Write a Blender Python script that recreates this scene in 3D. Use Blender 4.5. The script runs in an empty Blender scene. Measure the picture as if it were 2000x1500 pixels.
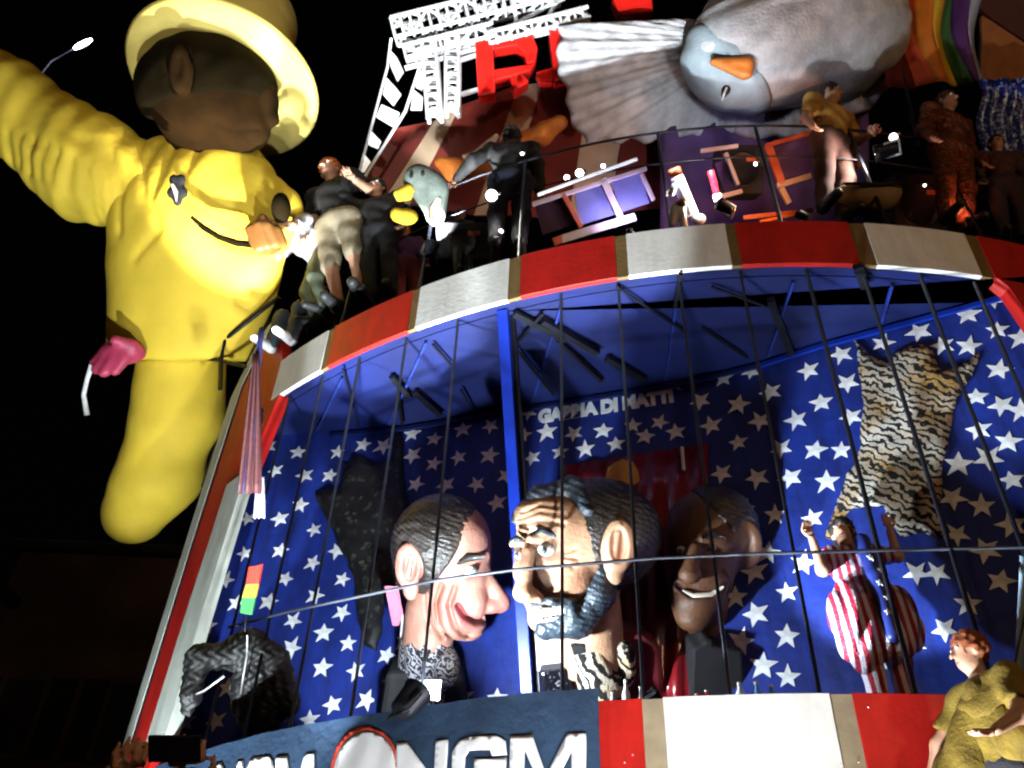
import bpy, math, random
import numpy as np
from mathutils import Matrix, Vector

random.seed(7); np.random.seed(7)
R_ = math.radians
scene = bpy.context.scene
col = scene.collection

# ------------------------------------------------------------------ camera
FPX, CX, CY = 1732.0, 1000.0, 750.0          # focal length and centre for a 2000 x 1500 picture
EYE = 1.6
_up = Vector((90.0, 2100.0, -FPX)).normalized()      # zenith seen from the lens: 39.5 degrees of upward pitch, 2.5 of roll
_fw = Vector((0, 0, -1)); _fw = (_fw - _up * _fw.dot(_up)).normalized()
_rt = _fw.cross(_up)
CR = Matrix((_rt, _fw, _up))
cam_d = bpy.data.cameras.new('camera'); cam = bpy.data.objects.new('camera', cam_d); col.objects.link(cam)
cam_d.sensor_width = 36.0; cam_d.lens = 36.0 * FPX / 2000.0
cam_d.clip_start = 0.05; cam_d.clip_end = 500.0
cam.matrix_world = Matrix.Translation((0, 0, EYE)) @ CR.to_4x4()
scene.camera = cam

# ------------------------------------------------------------------ night sky
world = bpy.data.worlds.new('World'); scene.world = world; world.use_nodes = True
wn = world.node_tree.nodes; wl = world.node_tree.links
bg = wn['Background']; sky = wn.new('ShaderNodeTexSky'); sky.sky_type = 'NISHITA'; sky.sun_disc = False
sky.sun_elevation = R_(-4); sky.sun_rotation = R_(200)
bg.inputs['Strength'].default_value = 0.03
wl.new(sky.outputs['Color'], bg.inputs['Color'])

# ------------------------------------------------------------------ exposure
scene.view_settings.view_transform = 'Standard'; scene.view_settings.look = 'None'
scene.view_settings.exposure = 0.0; scene.view_settings.gamma = 1.0
scene.view_settings.use_curve_mapping = False
scene.render.engine = 'CYCLES'
scene.cycles.max_bounces = 5; scene.cycles.diffuse_bounces = 1; scene.cycles.glossy_bounces = 2
scene.cycles.sample_clamp_indirect = 4.0
scene.cycles.caustics_reflective = False; scene.cycles.caustics_refractive = False
scene.cycles.filter_width = 2.2

# ------------------------------------------------------------------ helpers: places
def ray(x, y):
    return CR @ Vector((x - CX, CY - y, -FPX))
def at_y(x, y, Y):
    d = ray(x, y); return d * (Y / d.y) + Vector((0, 0, EYE))
def at_d(x, y, D):
    return ray(x, y) * (D / FPX) + Vector((0, 0, EYE))
def at_z(x, y, Z):
    d = ray(x, y); return d * ((Z - EYE) / d.z) + Vector((0, 0, EYE))
FC = Vector((3.084, 13.511)); FR = 8.134              # the float's round bow
def cyl(a, z, r=FR):
    a = R_(a); return Vector((FC.x + r * math.sin(a), FC.y - r * math.cos(a), z))
def on_cyl(x, y, r=FR):
    d = ray(x, y); a = d.x**2 + d.y**2; b = -2 * (d.x * FC.x + d.y * FC.y); c = FC.length_squared - r * r
    t = (-b - math.sqrt(max(b * b - 4 * a * c, 0))) / (2 * a)
    p = d * t; return math.degrees(math.atan2(p.x - FC.x, FC.y - p.y)), p.z + EYE
WALL = [(-3.3, 8.50), (-2.04, 8.30), (-1.2, 8.12), (-0.04, 7.73), (1.77, 7.12), (2.5, 6.78), (3.03, 6.45), (4.14, 5.87), (5.2, 5.3)]
def on_wall(x, y):
    d = ray(x, y)
    for (ax, ay), (bx, by) in zip(WALL[:-1], WALL[1:]):
        ex, ey = bx - ax, by - ay; det = d.x * -ey + ex * d.y
        t = (ax * -ey + ex * ay) / det; u = (d.x * ay - d.y * ax) / det
        if -1e-6 <= u <= 1 + 1e-6 and t > 0:
            n = Vector((ey, -ex, 0)).normalized()
            if n.y > 0: n = -n
            return d * t + Vector((0, 0, EYE)), n
    return None, None

# ------------------------------------------------------------------ helpers: materials
MATS = {}
def mat(name, c, rough=0.6, var=0.18, scale=6.0, bump=0.15, metal=0.0, emis=0.0, spec=0.4, tint=False, sheen=0.0, ecol=None, dirt=0.0):
    if name in MATS: return MATS[name]
    m = bpy.data.materials.new(name); m.use_nodes = True; nt = m.node_tree; N = nt.nodes; L = nt.links
    b = N['Principled BSDF']; b.inputs['Roughness'].default_value = rough; b.inputs['Metallic'].default_value = metal
    b.inputs['Specular IOR Level'].default_value = spec
    tc = N.new('ShaderNodeTexCoord'); no = N.new('ShaderNodeTexNoise')
    no.inputs['Scale'].default_value = scale; no.inputs['Detail'].default_value = 6
    L.new(tc.outputs['Object'], no.inputs['Vector'])
    rp = N.new('ShaderNodeValToRGB'); rp.color_ramp.elements[0].position = 0.3; rp.color_ramp.elements[1].position = 0.7
    rp.color_ramp.elements[0].color = tuple(x * (1 - var) for x in c) + (1,)
    rp.color_ramp.elements[1].color = tuple(min(1, x * (1 + var)) for x in c) + (1,)
    L.new(no.outputs['Fac'], rp.inputs['Fac']); src = rp.outputs['Color']
    if tint:
        at = N.new('ShaderNodeAttribute'); at.attribute_name = 'tint'
        mx = N.new('ShaderNodeMix'); mx.data_type = 'RGBA'; mx.blend_type = 'MULTIPLY'; mx.inputs[0].default_value = 1
        L.new(src, mx.inputs[6]); L.new(at.outputs['Color'], mx.inputs[7]); src = mx.outputs[2]
    if dirt:
        mp = N.new('ShaderNodeMapping'); mp.inputs['Scale'].default_value = (2.6, 2.6, 0.55); L.new(tc.outputs['Object'], mp.inputs['Vector'])
        n3 = N.new('ShaderNodeTexNoise'); n3.inputs['Scale'].default_value = 2.2; n3.inputs['Detail'].default_value = 9; n3.inputs['Roughness'].default_value = 0.7
        L.new(mp.outputs['Vector'], n3.inputs['Vector'])
        r3 = N.new('ShaderNodeValToRGB'); r3.color_ramp.elements[0].position = 0.36; r3.color_ramp.elements[1].position = 0.56
        r3.color_ramp.elements[0].color = (1 - dirt, 1 - dirt * 1.05, 1 - dirt * 1.12, 1); r3.color_ramp.elements[1].color = (1, 1, 1, 1)
        L.new(n3.outputs['Fac'], r3.inputs['Fac'])
        m3 = N.new('ShaderNodeMix'); m3.data_type = 'RGBA'; m3.blend_type = 'MULTIPLY'; m3.inputs[0].default_value = 1
        L.new(src, m3.inputs[6]); L.new(r3.outputs['Color'], m3.inputs[7]); src = m3.outputs[2]
    L.new(src, b.inputs['Base Color'])
    if bump:
        n2 = N.new('ShaderNodeTexNoise'); n2.inputs['Scale'].default_value = scale * 5; n2.inputs['Detail'].default_value = 4
        L.new(tc.outputs['Object'], n2.inputs['Vector'])
        bp = N.new('ShaderNodeBump'); bp.inputs['Strength'].default_value = bump; bp.inputs['Distance'].default_value = 0.02
        L.new(n2.outputs['Fac'], bp.inputs['Height']); L.new(bp.outputs['Normal'], b.inputs['Normal'])
    if sheen: b.inputs['Sheen Weight'].default_value = sheen
    if emis:
        b.inputs['Emission Color'].default_value = tuple(ecol or c) + (1,); b.inputs['Emission Strength'].default_value = emis
    MATS[name] = m; return m
def fur(name, dark, light, tan, scale=3.0, dist=6.0, direction='Y', thin=0.5, rough=0.8, detail=3, turn=0.0):
    """striped fur: distorted bands between a dark and a light hair colour, with tan patches"""
    m = bpy.data.materials.new(name); m.use_nodes = True; nt = m.node_tree; N = nt.nodes; L = nt.links
    b = N['Principled BSDF']; b.inputs['Roughness'].default_value = rough; b.inputs['Specular IOR Level'].default_value = 0.2
    tc = N.new('ShaderNodeTexCoord'); w = N.new('ShaderNodeTexWave'); w.bands_direction = direction
    w.inputs['Scale'].default_value = scale; w.inputs['Distortion'].default_value = dist
    w.inputs['Detail'].default_value = detail; w.inputs['Detail Scale'].default_value = 1.6
    mp = N.new('ShaderNodeMapping'); mp.inputs['Rotation'].default_value = (0, 0, R_(turn)); L.new(tc.outputs['Object'], mp.inputs['Vector'])
    L.new(mp.outputs['Vector'], w.inputs['Vector'])
    n = N.new('ShaderNodeTexNoise'); n.inputs['Scale'].default_value = 2.2; n.inputs['Detail'].default_value = 5
    L.new(tc.outputs['Object'], n.inputs['Vector'])
    r1 = N.new('ShaderNodeValToRGB'); r1.color_ramp.elements[0].position = 0.4; r1.color_ramp.elements[1].position = 0.62
    r1.color_ramp.elements[0].color = light + (1,); r1.color_ramp.elements[1].color = tan + (1,)
    L.new(n.outputs['Fac'], r1.inputs['Fac'])
    r2 = N.new('ShaderNodeValToRGB'); r2.color_ramp.elements[0].position = thin - 0.07; r2.color_ramp.elements[1].position = thin + 0.07
    L.new(w.outputs['Fac'], r2.inputs['Fac'])
    mx = N.new('ShaderNodeMix'); mx.data_type = 'RGBA'
    L.new(r2.outputs['Color'], mx.inputs[0]); mx.inputs[6].default_value = dark + (1,); L.new(r1.outputs['Color'], mx.inputs[7])
    L.new(mx.outputs[2], b.inputs['Base Color'])
    n2 = N.new('ShaderNodeTexNoise'); n2.inputs['Scale'].default_value = 60; L.new(tc.outputs['Object'], n2.inputs['Vector'])
    bp = N.new('ShaderNodeBump'); bp.inputs['Strength'].default_value = 0.7; bp.inputs['Distance'].default_value = 0.03
    L.new(n2.outputs['Fac'], bp.inputs['Height']); L.new(bp.outputs['Normal'], b.inputs['Normal'])
    MATS[name] = m; return m
def glitter(name, a, c, scale=40.0, rough=0.3, metal=0.3, thresh=0.55):
    m = bpy.data.materials.new(name); m.use_nodes = True; nt = m.node_tree; N = nt.nodes; L = nt.links
    b = N['Principled BSDF']; b.inputs['Roughness'].default_value = rough; b.inputs['Metallic'].default_value = metal
    tc = N.new('ShaderNodeTexCoord'); v = N.new('ShaderNodeTexVoronoi'); v.inputs['Scale'].default_value = scale
    L.new(tc.outputs['Object'], v.inputs['Vector'])
    r = N.new('ShaderNodeValToRGB'); r.color_ramp.elements[0].position = thresh; r.color_ramp.elements[1].position = min(1, thresh + 0.25)
    r.color_ramp.elements[0].color = a + (1,); r.color_ramp.elements[1].color = c + (1,)
    L.new(v.outputs['Color'], r.inputs['Fac']); L.new(r.outputs['Color'], b.inputs['Base Color'])
    bp = N.new('ShaderNodeBump'); bp.inputs['Strength'].default_value = 0.8; bp.inputs['Distance'].default_value = 0.02
    L.new(v.outputs['Color'], bp.inputs['Height']); L.new(bp.outputs['Normal'], b.inputs['Normal'])
    MATS[name] = m; return m

# ------------------------------------------------------------------ helpers: objects
def empty(name, loc=(0, 0, 0), rot=None, label=None, cat=None, group=None, parent=None):
    o = bpy.data.objects.new(name, None); col.objects.link(o); o.empty_display_size = 0.2
    mw = Matrix.Translation(loc)
    if rot is not None: mw = mw @ rot.to_4x4()
    if parent: o.parent = parent
    o.matrix_basis = mw
    return tag(o, label, cat, group)
def tag(o, label=None, cat=None, group=None, kind=None):
    if label: o['label'] = label
    if cat: o['category'] = cat
    if group: o['group'] = group
    if kind: o['kind'] = kind
    return o
def camspot(name, x, y, D, label=None, cat=None, group=None):
    """an Empty for a thing that leans towards the street: its axes lie right, up and toward the onlookers"""
    e = empty(name, at_d(x, y, D), CR, label, cat, group); e['s'] = D / FPX; e['ox'] = float(x); e['oy'] = float(y)
    return e
class MB:
    def __init__(s): s.v = []; s.f = []
    def add(s, v, f):
        o = len(s.v); s.v += [tuple(p) for p in v]; s.f += [tuple(i + o for i in q) for q in f]; return s
    def box(s, c, size, rot=None):
        c = Vector(c); hx, hy, hz = (q / 2 for q in size); v = []
        for z in (-hz, hz):
            for x, y in ((-hx, -hy), (hx, -hy), (hx, hy), (-hx, hy)):
                p = Vector((x, y, z)); v.append((rot @ p if rot else p) + c)
        return s.add(v, [(3, 2, 1, 0), (4, 5, 6, 7), (0, 1, 5, 4), (1, 2, 6, 5), (2, 3, 7, 6), (3, 0, 4, 7)])
    def bar(s, a, b, w, h=None):
        a, b = Vector(a), Vector(b); d = b - a
        rot = d.to_track_quat('Z', 'Y').to_matrix(); return s.box((a + b) / 2, (w, h or w, d.length), rot)
    def tube(s, pts, r, n=8, caps=True):
        pts = [Vector(p) for p in pts]; rr = r if isinstance(r, (list, tuple)) else [r] * len(pts)
        v = []; ref = None
        for i, p in enumerate(pts):
            d = (pts[min(i + 1, len(pts) - 1)] - pts[max(i - 1, 0)]).normalized()
            if ref is None: ref = Vector((0, 0, 1)) if abs(d.z) < 0.9 else Vector((1, 0, 0))
            a = d.cross(ref).normalized(); b = d.cross(a).normalized(); ref = -b if False else ref
            for k in range(n):
                t = 2 * math.pi * k / n; v.append(p + (a * math.cos(t) + b * math.sin(t)) * rr[i])
        f = []
        for i in range(len(pts) - 1):
            for k in range(n):
                k2 = (k + 1) % n; f.append((i * n + k, i * n + k2, (i + 1) * n + k2, (i + 1) * n + k))
        if caps: f.append(tuple(range(n))); f.append(tuple((len(pts) - 1) * n + k for k in reversed(range(n))))
        return s.add(v, f)
    def prism(s, poly, z0, z1):
        """polygon in the xy plane between two heights"""
        n = len(poly); v = [(x, y, z0) for x, y in poly] + [(x, y, z1) for x, y in poly]
        return s.add(v, [tuple(reversed(range(n))), tuple(range(n, 2 * n))] + [(i, (i + 1) % n, n + (i + 1) % n, n + i) for i in range(n)])
    def loft(s, rings, closed=True, caps=True):
        n = len(rings[0]); v = [p for r in rings for p in r]; f = []
        for i in range(len(rings) - 1):
            for k in range(n if closed else n - 1):
                k2 = (k + 1) % n; f.append((i * n + k, i * n + k2, (i + 1) * n + k2, (i + 1) * n + k))
        if caps and closed: f.append(tuple(reversed(range(n)))); f.append(tuple((len(rings) - 1) * n + k for k in range(n)))
        return s.add(v, f)
    def lathe(s, prof, n=24, c=(0, 0, 0), axis=None):
        c = Vector(c); rings = []
        for r, z in prof:
            ring = []
            for k in range(n):
                t = 2 * math.pi * k / n; p = Vector((r * math.cos(t), r * math.sin(t), z))
                ring.append((axis @ p if axis else p) + c)
            rings.append(ring)
        return s.loft(rings)
    def ball(s, c, r, n=12, m=8):
        c = Vector(c); r = r if isinstance(r, (tuple, list)) else (r, r, r)
        return s.loft([[c + Vector((r[0] * math.sin(math.pi * (i + .02) / (m + .04)) * math.cos(2 * math.pi * k / n), r[1] * math.sin(math.pi * (i + .02) / (m + .04)) * math.sin(2 * math.pi * k / n), r[2] * math.cos(math.pi * i / m))) for k in range(n)] for i in range(m, -1, -1)])
    def mesh(s, name, m, smooth=False):
        me = bpy.data.meshes.new(name); me.from_pydata([tuple(p) for p in s.v], [], s.f)
        me.materials.append(m); me.update()
        if smooth: me.shade_smooth()
        return me
    def build(s, name, m, parent=None, smooth=False, bevel=0.0):
        o = bpy.data.objects.new(name, s.mesh(name, m, smooth)); col.objects.link(o)
        if parent: o.parent = parent
        if bevel:
            b = o.modifiers.new('bevel', 'BEVEL'); b.width = bevel; b.segments = 2; b.limit_method = 'ANGLE'
        return o
def px(e, *pts):
    """pixel outline -> metres in the frame of a camspot Empty (x right, y up)"""
    return [((x - e['ox']) * e['s'], (e['oy'] - y) * e['s']) for x, y in pts]
def p3(e, x, y, w=0.0):
    return Vector(((x - e['ox']) * e['s'], (e['oy'] - y) * e['s'], w * e['s']))

# ------------------------------------------------------------------ helpers: sculpting
def surfnet(f, lo, hi, h):
    lo = np.array(lo, float); hi = np.array(hi, float); n = np.maximum(np.ceil((hi - lo) / h).astype(int) + 1, 3)
    ax = [(lo[i] + h * np.arange(n[i])).astype(np.float32) for i in range(3)]
    X, Y, Z = np.meshgrid(*ax, indexing='ij'); V = f(X, Y, Z).astype(np.float32); S = V < 0
    c = n - 1; acc = np.zeros(tuple(c) + (3,), np.float32); cnt = np.zeros(tuple(c), np.float32)
    def sl(o): return tuple(slice(o[i], o[i] + c[i]) for i in range(3))
    for a in range(3):
        b1, b2 = [i for i in range(3) if i != a]
        for p in (0, 1):
            for q in (0, 1):
                o = [0, 0, 0]; o[b1] = p; o[b2] = q; o2 = list(o); o2[a] = 1
                va, vb = V[sl(o)], V[sl(o2)]; m = S[sl(o)] != S[sl(o2)]
                t = np.where(m, va / np.where(m, va - vb, 1), 0)
                for k in range(3): acc[..., k] += m * (o[k] + (t if k == a else 0))
                cnt += m
    act = cnt > 0; idx = np.full(tuple(c), -1, np.int64); idx[act] = np.arange(act.sum())
    v = (acc[act] / cnt[act][:, None] + np.argwhere(act)) * h + lo
    F = []
    for a in range(3):
        b1, b2 = (a + 1) % 3, (a + 2) % 3
        s0 = [slice(1, -1)] * 3; s1 = [slice(1, -1)] * 3; s0[a] = slice(0, -1); s1[a] = slice(1, None)
        A, B = S[tuple(s0)], S[tuple(s1)]; e = np.argwhere(A != B)
        if not len(e): continue
        inside = A[tuple(e.T)]; base = e.copy(); base[:, b1] += 1; base[:, b2] += 1
        def cell(d1, d2):
            q = base.copy(); q[:, b1] += d1; q[:, b2] += d2; return idx[tuple(q.T)]
        q = np.stack([cell(-1, -1), cell(0, -1), cell(0, 0), cell(-1, 0)], 1)
        q[~inside] = q[~inside][:, ::-1]; F.append(q)
    F = np.concatenate(F); F = F[(F >= 0).all(1)]
    return v, F
def ell(P, c, r):
    X, Y, Z = P; a, b, d = (X - c[0]) / r[0], (Y - c[1]) / r[1], (Z - c[2]) / r[2]
    k0 = np.sqrt(a * a + b * b + d * d) + 1e-6
    k1 = np.sqrt((a / r[0])**2 + (b / r[1])**2 + (d / r[2])**2) + 1e-6
    return k0 * (k0 - 1) / k1
def cap(P, a, b, ra, rb):
    X, Y, Z = P; d = [b[i] - a[i] for i in range(3)]; L = sum(q * q for q in d) + 1e-9
    t = np.clip(((X - a[0]) * d[0] + (Y - a[1]) * d[1] + (Z - a[2]) * d[2]) / L, 0, 1)
    return np.sqrt((X - a[0] - t * d[0])**2 + (Y - a[1] - t * d[1])**2 + (Z - a[2] - t * d[2])**2) - (ra + (rb - ra) * t)
def smin(k, *ds):
    r = ds[0]
    for d in ds[1:]:
        h = np.clip(0.5 + 0.5 * (d - r) / k, 0, 1); r = d * (1 - h) + r * h - k * h * (1 - h)
    return r
def smax(k, a, b): return -smin(k, -a, -b)
def line2(P, pts):
    X, Y, _ = P; r = None
    for a, b in zip(pts[:-1], pts[1:]):
        dx, dy = b[0] - a[0], b[1] - a[1]; L = dx * dx + dy * dy + 1e-9
        t = np.clip(((X - a[0]) * dx + (Y - a[1]) * dy) / L, 0, 1)
        d = np.hypot(X - a[0] - t * dx, Y - a[1] - t * dy); r = d if r is None else np.minimum(r, d)
    return r
def sculpt(name, f, lo, hi, h, m, parent=None, scale=1.0, tint=None):
    v, F = surfnet(lambda X, Y, Z: f((X, Y, Z)), lo, hi, h)
    me = bpy.data.meshes.new(name); me.from_pydata((v * scale).tolist(), [], F.tolist()); me.materials.append(m); me.update(); me.shade_smooth()
    if tint:
        t = tint(tuple(v.T)); a = me.color_attributes.new('tint', 'FLOAT_COLOR', 'POINT')
        a.data.foreach_set('color', np.concatenate([t, np.ones((len(t), 1))], 1).astype(np.float32).ravel())
    o = bpy.data.objects.new(name, me); col.objects.link(o)
    if parent: o.parent = parent
    return o
def lamp(name, loc, target, power, colour, angle=60, blend=0.2, size=0.05, parent=None):
    d = bpy.data.lights.new(name, 'SPOT'); d.energy = power; d.color = colour; d.spot_size = R_(angle); d.spot_blend = blend; d.shadow_soft_size = size
    o = bpy.data.objects.new(name, d); col.objects.link(o)
    q = (Vector(target) - Vector(loc)).to_track_quat('-Z', 'Y').to_matrix().to_4x4()
    mw = Matrix.Translation(loc) @ q
    if parent: o.parent = parent; o.matrix_basis = parent.matrix_basis.inverted() @ mw
    else: o.matrix_world = mw
    return o
# ================================================================== colours
RED = mat('red_paint', (0.50, 0.012, 0.008), 0.5, 0.12, 5, 0.12, dirt=0.25)
WHITE = mat('white_paint', (0.80, 0.80, 0.76), 0.55, 0.05, 4, 0.1, dirt=0.16)
CREAM = mat('cream_paint', (0.62, 0.47, 0.32), 0.6, 0.12, 4, 0.1)
BROWN = mat('ochre_brown_paint', (0.17, 0.105, 0.035), 0.6, 0.2, 6, 0.2)
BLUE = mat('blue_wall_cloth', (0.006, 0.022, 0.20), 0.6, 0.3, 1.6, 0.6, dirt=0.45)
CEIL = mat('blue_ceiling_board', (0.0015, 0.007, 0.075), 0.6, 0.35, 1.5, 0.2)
STARW = mat('white_star_print', (0.72, 0.74, 0.76), 0.6, 0.14, 12, 0.1, dirt=0.2)
DARKM = mat('dark_steel', (0.008, 0.009, 0.014), 0.45, 0.3, 9, 0.1, 0.4)
BLACK = mat('black_cloth', (0.008, 0.008, 0.010), 0.8, 0.3, 9, 0.2)
POSTB = mat('blue_post_paint', (0.004, 0.022, 0.26), 0.4, 0.1, 5, 0.05)
STEEL = mat('bright_steel', (0.62, 0.62, 0.64), 0.35, 0.15, 12, 0.1, 0.6)
DECKM = mat('deck_boards', (0.014, 0.009, 0.007), 0.8, 0.3, 5, 0.2)
SKIN = mat('skin', (0.48, 0.26, 0.17), 0.5, 0.08, 14, 0.08)
HAIR = mat('brown_hair', (0.035, 0.018, 0.010), 0.6, 0.4, 30, 0.5)

# ================================================================== the street
g = MB(); g.box((0, 60, -0.25), (400, 400, 0.5))
tag(g.build('ground', mat('asphalt', (0.05, 0.05, 0.055), 0.85, 0.3, 0.8, 0.4)), kind='structure')

# ================================================================== the float
Z0, Z1, Z2 = 3.70, 7.60, 8.18            # sill of the cage, its ceiling, the edge of the upper deck
flt = empty('parade_float', (FC.x, FC.y, 0), None, 'round-fronted parade float with red and white striped edges and blue starry cage', 'parade float')
FO = Vector((FC.x, FC.y, 0))
def L(v): return Vector(v) - FO
def curved(a0, a1, z0, z1, r0, r1, n=None, lean=None):
    """a slab bent round the bow between two angles, heights and radii"""
    n = n or max(2, int(abs(a1 - a0) / 1.2) + 1); rings = []
    for i in range(n + 1):
        a = a0 + (a1 - a0) * i / n
        rings.append([L(cyl(a, z0, r1)), L(cyl(a, z1, r1)), L(cyl(a, z1, r0)), L(cyl(a, z0, r0))])
    return rings
def slab(name, m, parent, *a, bevel=0.0):
    mb = MB(); mb.loft(curved(*a)); return mb.build(name, m, parent, bevel=bevel)

# upper edge: backing ring, then the painted panels with brown strips between
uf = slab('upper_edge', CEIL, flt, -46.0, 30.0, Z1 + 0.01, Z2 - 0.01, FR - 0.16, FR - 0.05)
marks = [-44.9, -38.65, -30.4, -22.45, -15.0, -7.72, 0.55, 8.45, 16.2, 24.0]
half = [0.02, 0.35, 0.34, 0.46, 0.39, 0.32, 0.55, 0.45, 0.45, 0.45]
for i in range(len(marks) - 1):
    a0, a1 = marks[i] + half[i], marks[i + 1] - half[i + 1]
    slab('panel', (WHITE, RED)[i % 2], uf, a0, a1, Z1, Z2, FR - 0.05, FR, bevel=0.004)
    if i: slab('strip', BROWN, uf, marks[i] - half[i], marks[i] + half[i], Z1 + 0.005, Z2 - 0.004, FR - 0.05, FR - 0.012)
# lower edge
lf = slab('lower_edge', BROWN, flt, -54.0, 26.0, 1.2, Z0 - 0.01, FR - 0.16, FR - 0.05)
lm = [-47.7, -39.5, -31.3, -23.1, -14.95, -6.75, 1.4, 9.6, 17.8, 26]
for i in range(len(lm) - 1):
    slab('panel', (WHITE, RED)[i % 2], lf, lm[i] + 0.48, lm[i + 1] - 0.48, 1.2, Z0, FR - 0.05, FR, bevel=0.004)
    slab('strip', mat('pale_brown_strip', (0.30, 0.235, 0.15), 0.6, 0.2), lf, lm[i] - 0.48, lm[i] + 0.48, 1.2, Z0 - 0.005, FR - 0.05, FR - 0.012)
slab('sill', DARKM, lf, -54, 26, Z0 - 0.03, Z0 + 0.012, FR - 0.4, FR - 0.165)
# tiny nail heads on the panels
nail = MB(); nail.ball((0, 0, 0), 0.006, 6, 4); nm = nail.mesh('nail', STEEL, True)
for i in range(12):
    o = bpy.data.objects.new('nail', nm); col.objects.link(o); o.parent = lf
    o.location = L(cyl(random.uniform(-17, 1), random.uniform(3.05, Z0 - 0.06), FR + 0.002))

# left corner: three leaning painted strips that follow the bow
def band(name, m, parent, rows, r0, r1):
    """rows of (height, left angle, right angle) -> one slab"""
    rings = []
    for z, a0, a1 in rows:
        n = 4; ring = [L(cyl(a0 + (a1 - a0) * k / n, z, r1)) for k in range(n + 1)] + [L(cyl(a1 + (a0 - a1) * k / n, z, r0)) for k in range(n + 1)]
        rings.append(ring)
    mb = MB(); mb.loft(rings); return mb.build(name, m, parent, bevel=0.004)
cp = band('corner_pillar', RED, flt, [(0.6, -53.2, -48.6), (4.2, -53.2, -48.2), (6.4, -53.1, -46.6), (6.9, -53.0, -45.2), (7.5, -53, -44.0), (7.62, -52.6, -43.6), (8.3, -52.5, -45.0), (8.75, -50.6, -46.5), (9.05, -48.6, -47.3)], FR - 0.14, FR)
BORD = mat('grey_green_white_paint', (0.56, 0.60, 0.54), 0.6, 0.08, 4, 0.1, dirt=0.25)
band('outer_border', BORD, cp, [(0.6, -54.4, -52.95), (4.2, -54.25, -52.8), (6.4, -53.9, -52.3), (8.3, -53.4, -51.5), (8.8, -51.2, -49.6), (9.1, -49.3, -48.3)], FR - 0.1, FR + 0.02)
band('outer_line', DARKM, cp, [(0.6, -52.95, -52.8), (4.2, -52.8, -52.6), (6.4, -52.3, -52.1), (8.3, -51.5, -51.3), (8.8, -49.6, -49.4)], FR - 0.1, FR + 0.012)
band('inner_border', BORD, cp, [(3.98, -49.0, -47.5), (4.02, -49.6, -46.9), (4.1, -49.7, -46.8), (5.2, -49.2, -46.4), (6.1, -48.6, -45.9), (6.7, -48.3, -45.6)], FR - 0.1, FR + 0.02)
band('inner_line', DARKM, cp, [(4.02, -49.85, -49.65), (5.2, -49.4, -49.2), (6.1, -48.8, -48.6), (6.7, -48.5, -48.3)], FR - 0.1, FR + 0.012)
# right corner of the cage opening
band('right_corner', RED, flt, [(7.0, 10.3, 15), (7.3, 9.9, 15), (7.5, 9.6, 15), (Z1 + 0.01, 9.0, 15)], FR - 0.14, FR - 0.002)

# back wall of the cage: cloth in folds, printed stars
mb = MB(); ring = []
for (x, y) in WALL: ring.append((x, y))
rows = []
for z in (2.6, 3.6, 4.6, 5.6, 6.6, Z1 + 0.05):
    rows.append([L((x, y + 0.012 * math.sin(z * 3 + x * 5), z)) for x, y in ring])
for i in range(len(rows) - 1):
    pass
def wallsheet(t):
    outer = [L((x, y, 0)) for x, y in ring]; v = []; f = []; zs = (2.6, 4.3, 6.0, Z1 + 0.06); n = len(outer)
    for k in (0, t):
        for z in zs:
            for p in outer: v.append((p.x, p.y + k, z))
    m = len(zs)
    for i in range(m - 1):
        for j in range(n - 1):
            a = i * n + j; f.append((a, a + 1, a + n + 1, a + n)); b = m * n + a; f.append((b, b + n, b + n + 1, b + 1))
    for j in range(n - 1):
        f.append((j, m * n + j, m * n + j + 1, j + 1)); a = (m - 1) * n + j; f.append((a, a + 1, m * n + a + 1, m * n + a))
    return v, f
mb.add(*wallsheet(0.08)); wallo = mb.build('back_wall', BLUE, flt)
STARS = [(524,873),(538,920),(582,884),(595,929),(659,884),(644,929),(709,869),(749,872),(805,848),(848,858),(904,839),(958,833),(806,890),(847,906),(896,894),(812,947),(871,948),(956,890),(931,947),(971,983),(988,929),(586,987),(484,1014),(547,1014),(614,1035),(478,1082),(547,1076),(658,1076),(611,1100),(440,1134),(557,1131),(669,1132),(461,1179),(524,1176),(615,1164),(668,1197),(572,1213),(632,1237),(680,1257),(569,1266),(629,1305),(695,1311),(444,1344),(422,1410),(650,1377),(605,1407),(407,1222),(755,1281),(765,1332),(716,1368),(782,1380),(362,1410),(791,1254),(905,1361),(970,1365),
 (1032,806),(1068,844),(1121,848),(1178,842),(1094,883),(1143,878),(1203,868),(1022,850),(1236,832),(1288,826),(1260,853),(1320,844),(1314,752),(1368,784),(1413,739),(1442,791),(1389,832),(1467,727),(1505,766),(1484,823),(1442,865),(1409,925),(1479,934),(1526,877),(1544,934),(1454,991),(1514,1006),(1040,895),
 (1579,724),(1643,693),(1724,671),(1795,649),(1841,675),(1892,677),(1891,615),(1948,645),(1995,661),(1655,749),(1604,787),(1663,815),(1555,821),(1592,880),(1643,880),(1615,941),(1951,723),(1907,776),(1957,792),(1995,803),(1912,840),(1969,863),(1872,907),(1931,896),(1976,939),(1861,973),(1917,989),(1941,587),
 (1587,1013),(1643,1077),(1569,1101),(1976,1027),(1925,1075),(1869,1045),(1955,1136),(1537,1157),(1537,1243),(1539,1323),(1721,1296),(1784,1256),(1447,1253),(1477,1200),(1490,1300),(1437,1167),(1473,1117),(1460,1047),(1120,1365),(1830,1120),(1845,1230),(1890,1180),(1500,1080),(1790,1120)]
def star_poly(r):
    return [((r if k % 2 == 0 else r * 0.42) * math.sin(math.pi * k / 5), (r if k % 2 == 0 else r * 0.42) * math.cos(math.pi * k / 5)) for k in range(10)]
star_mes = []
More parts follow.
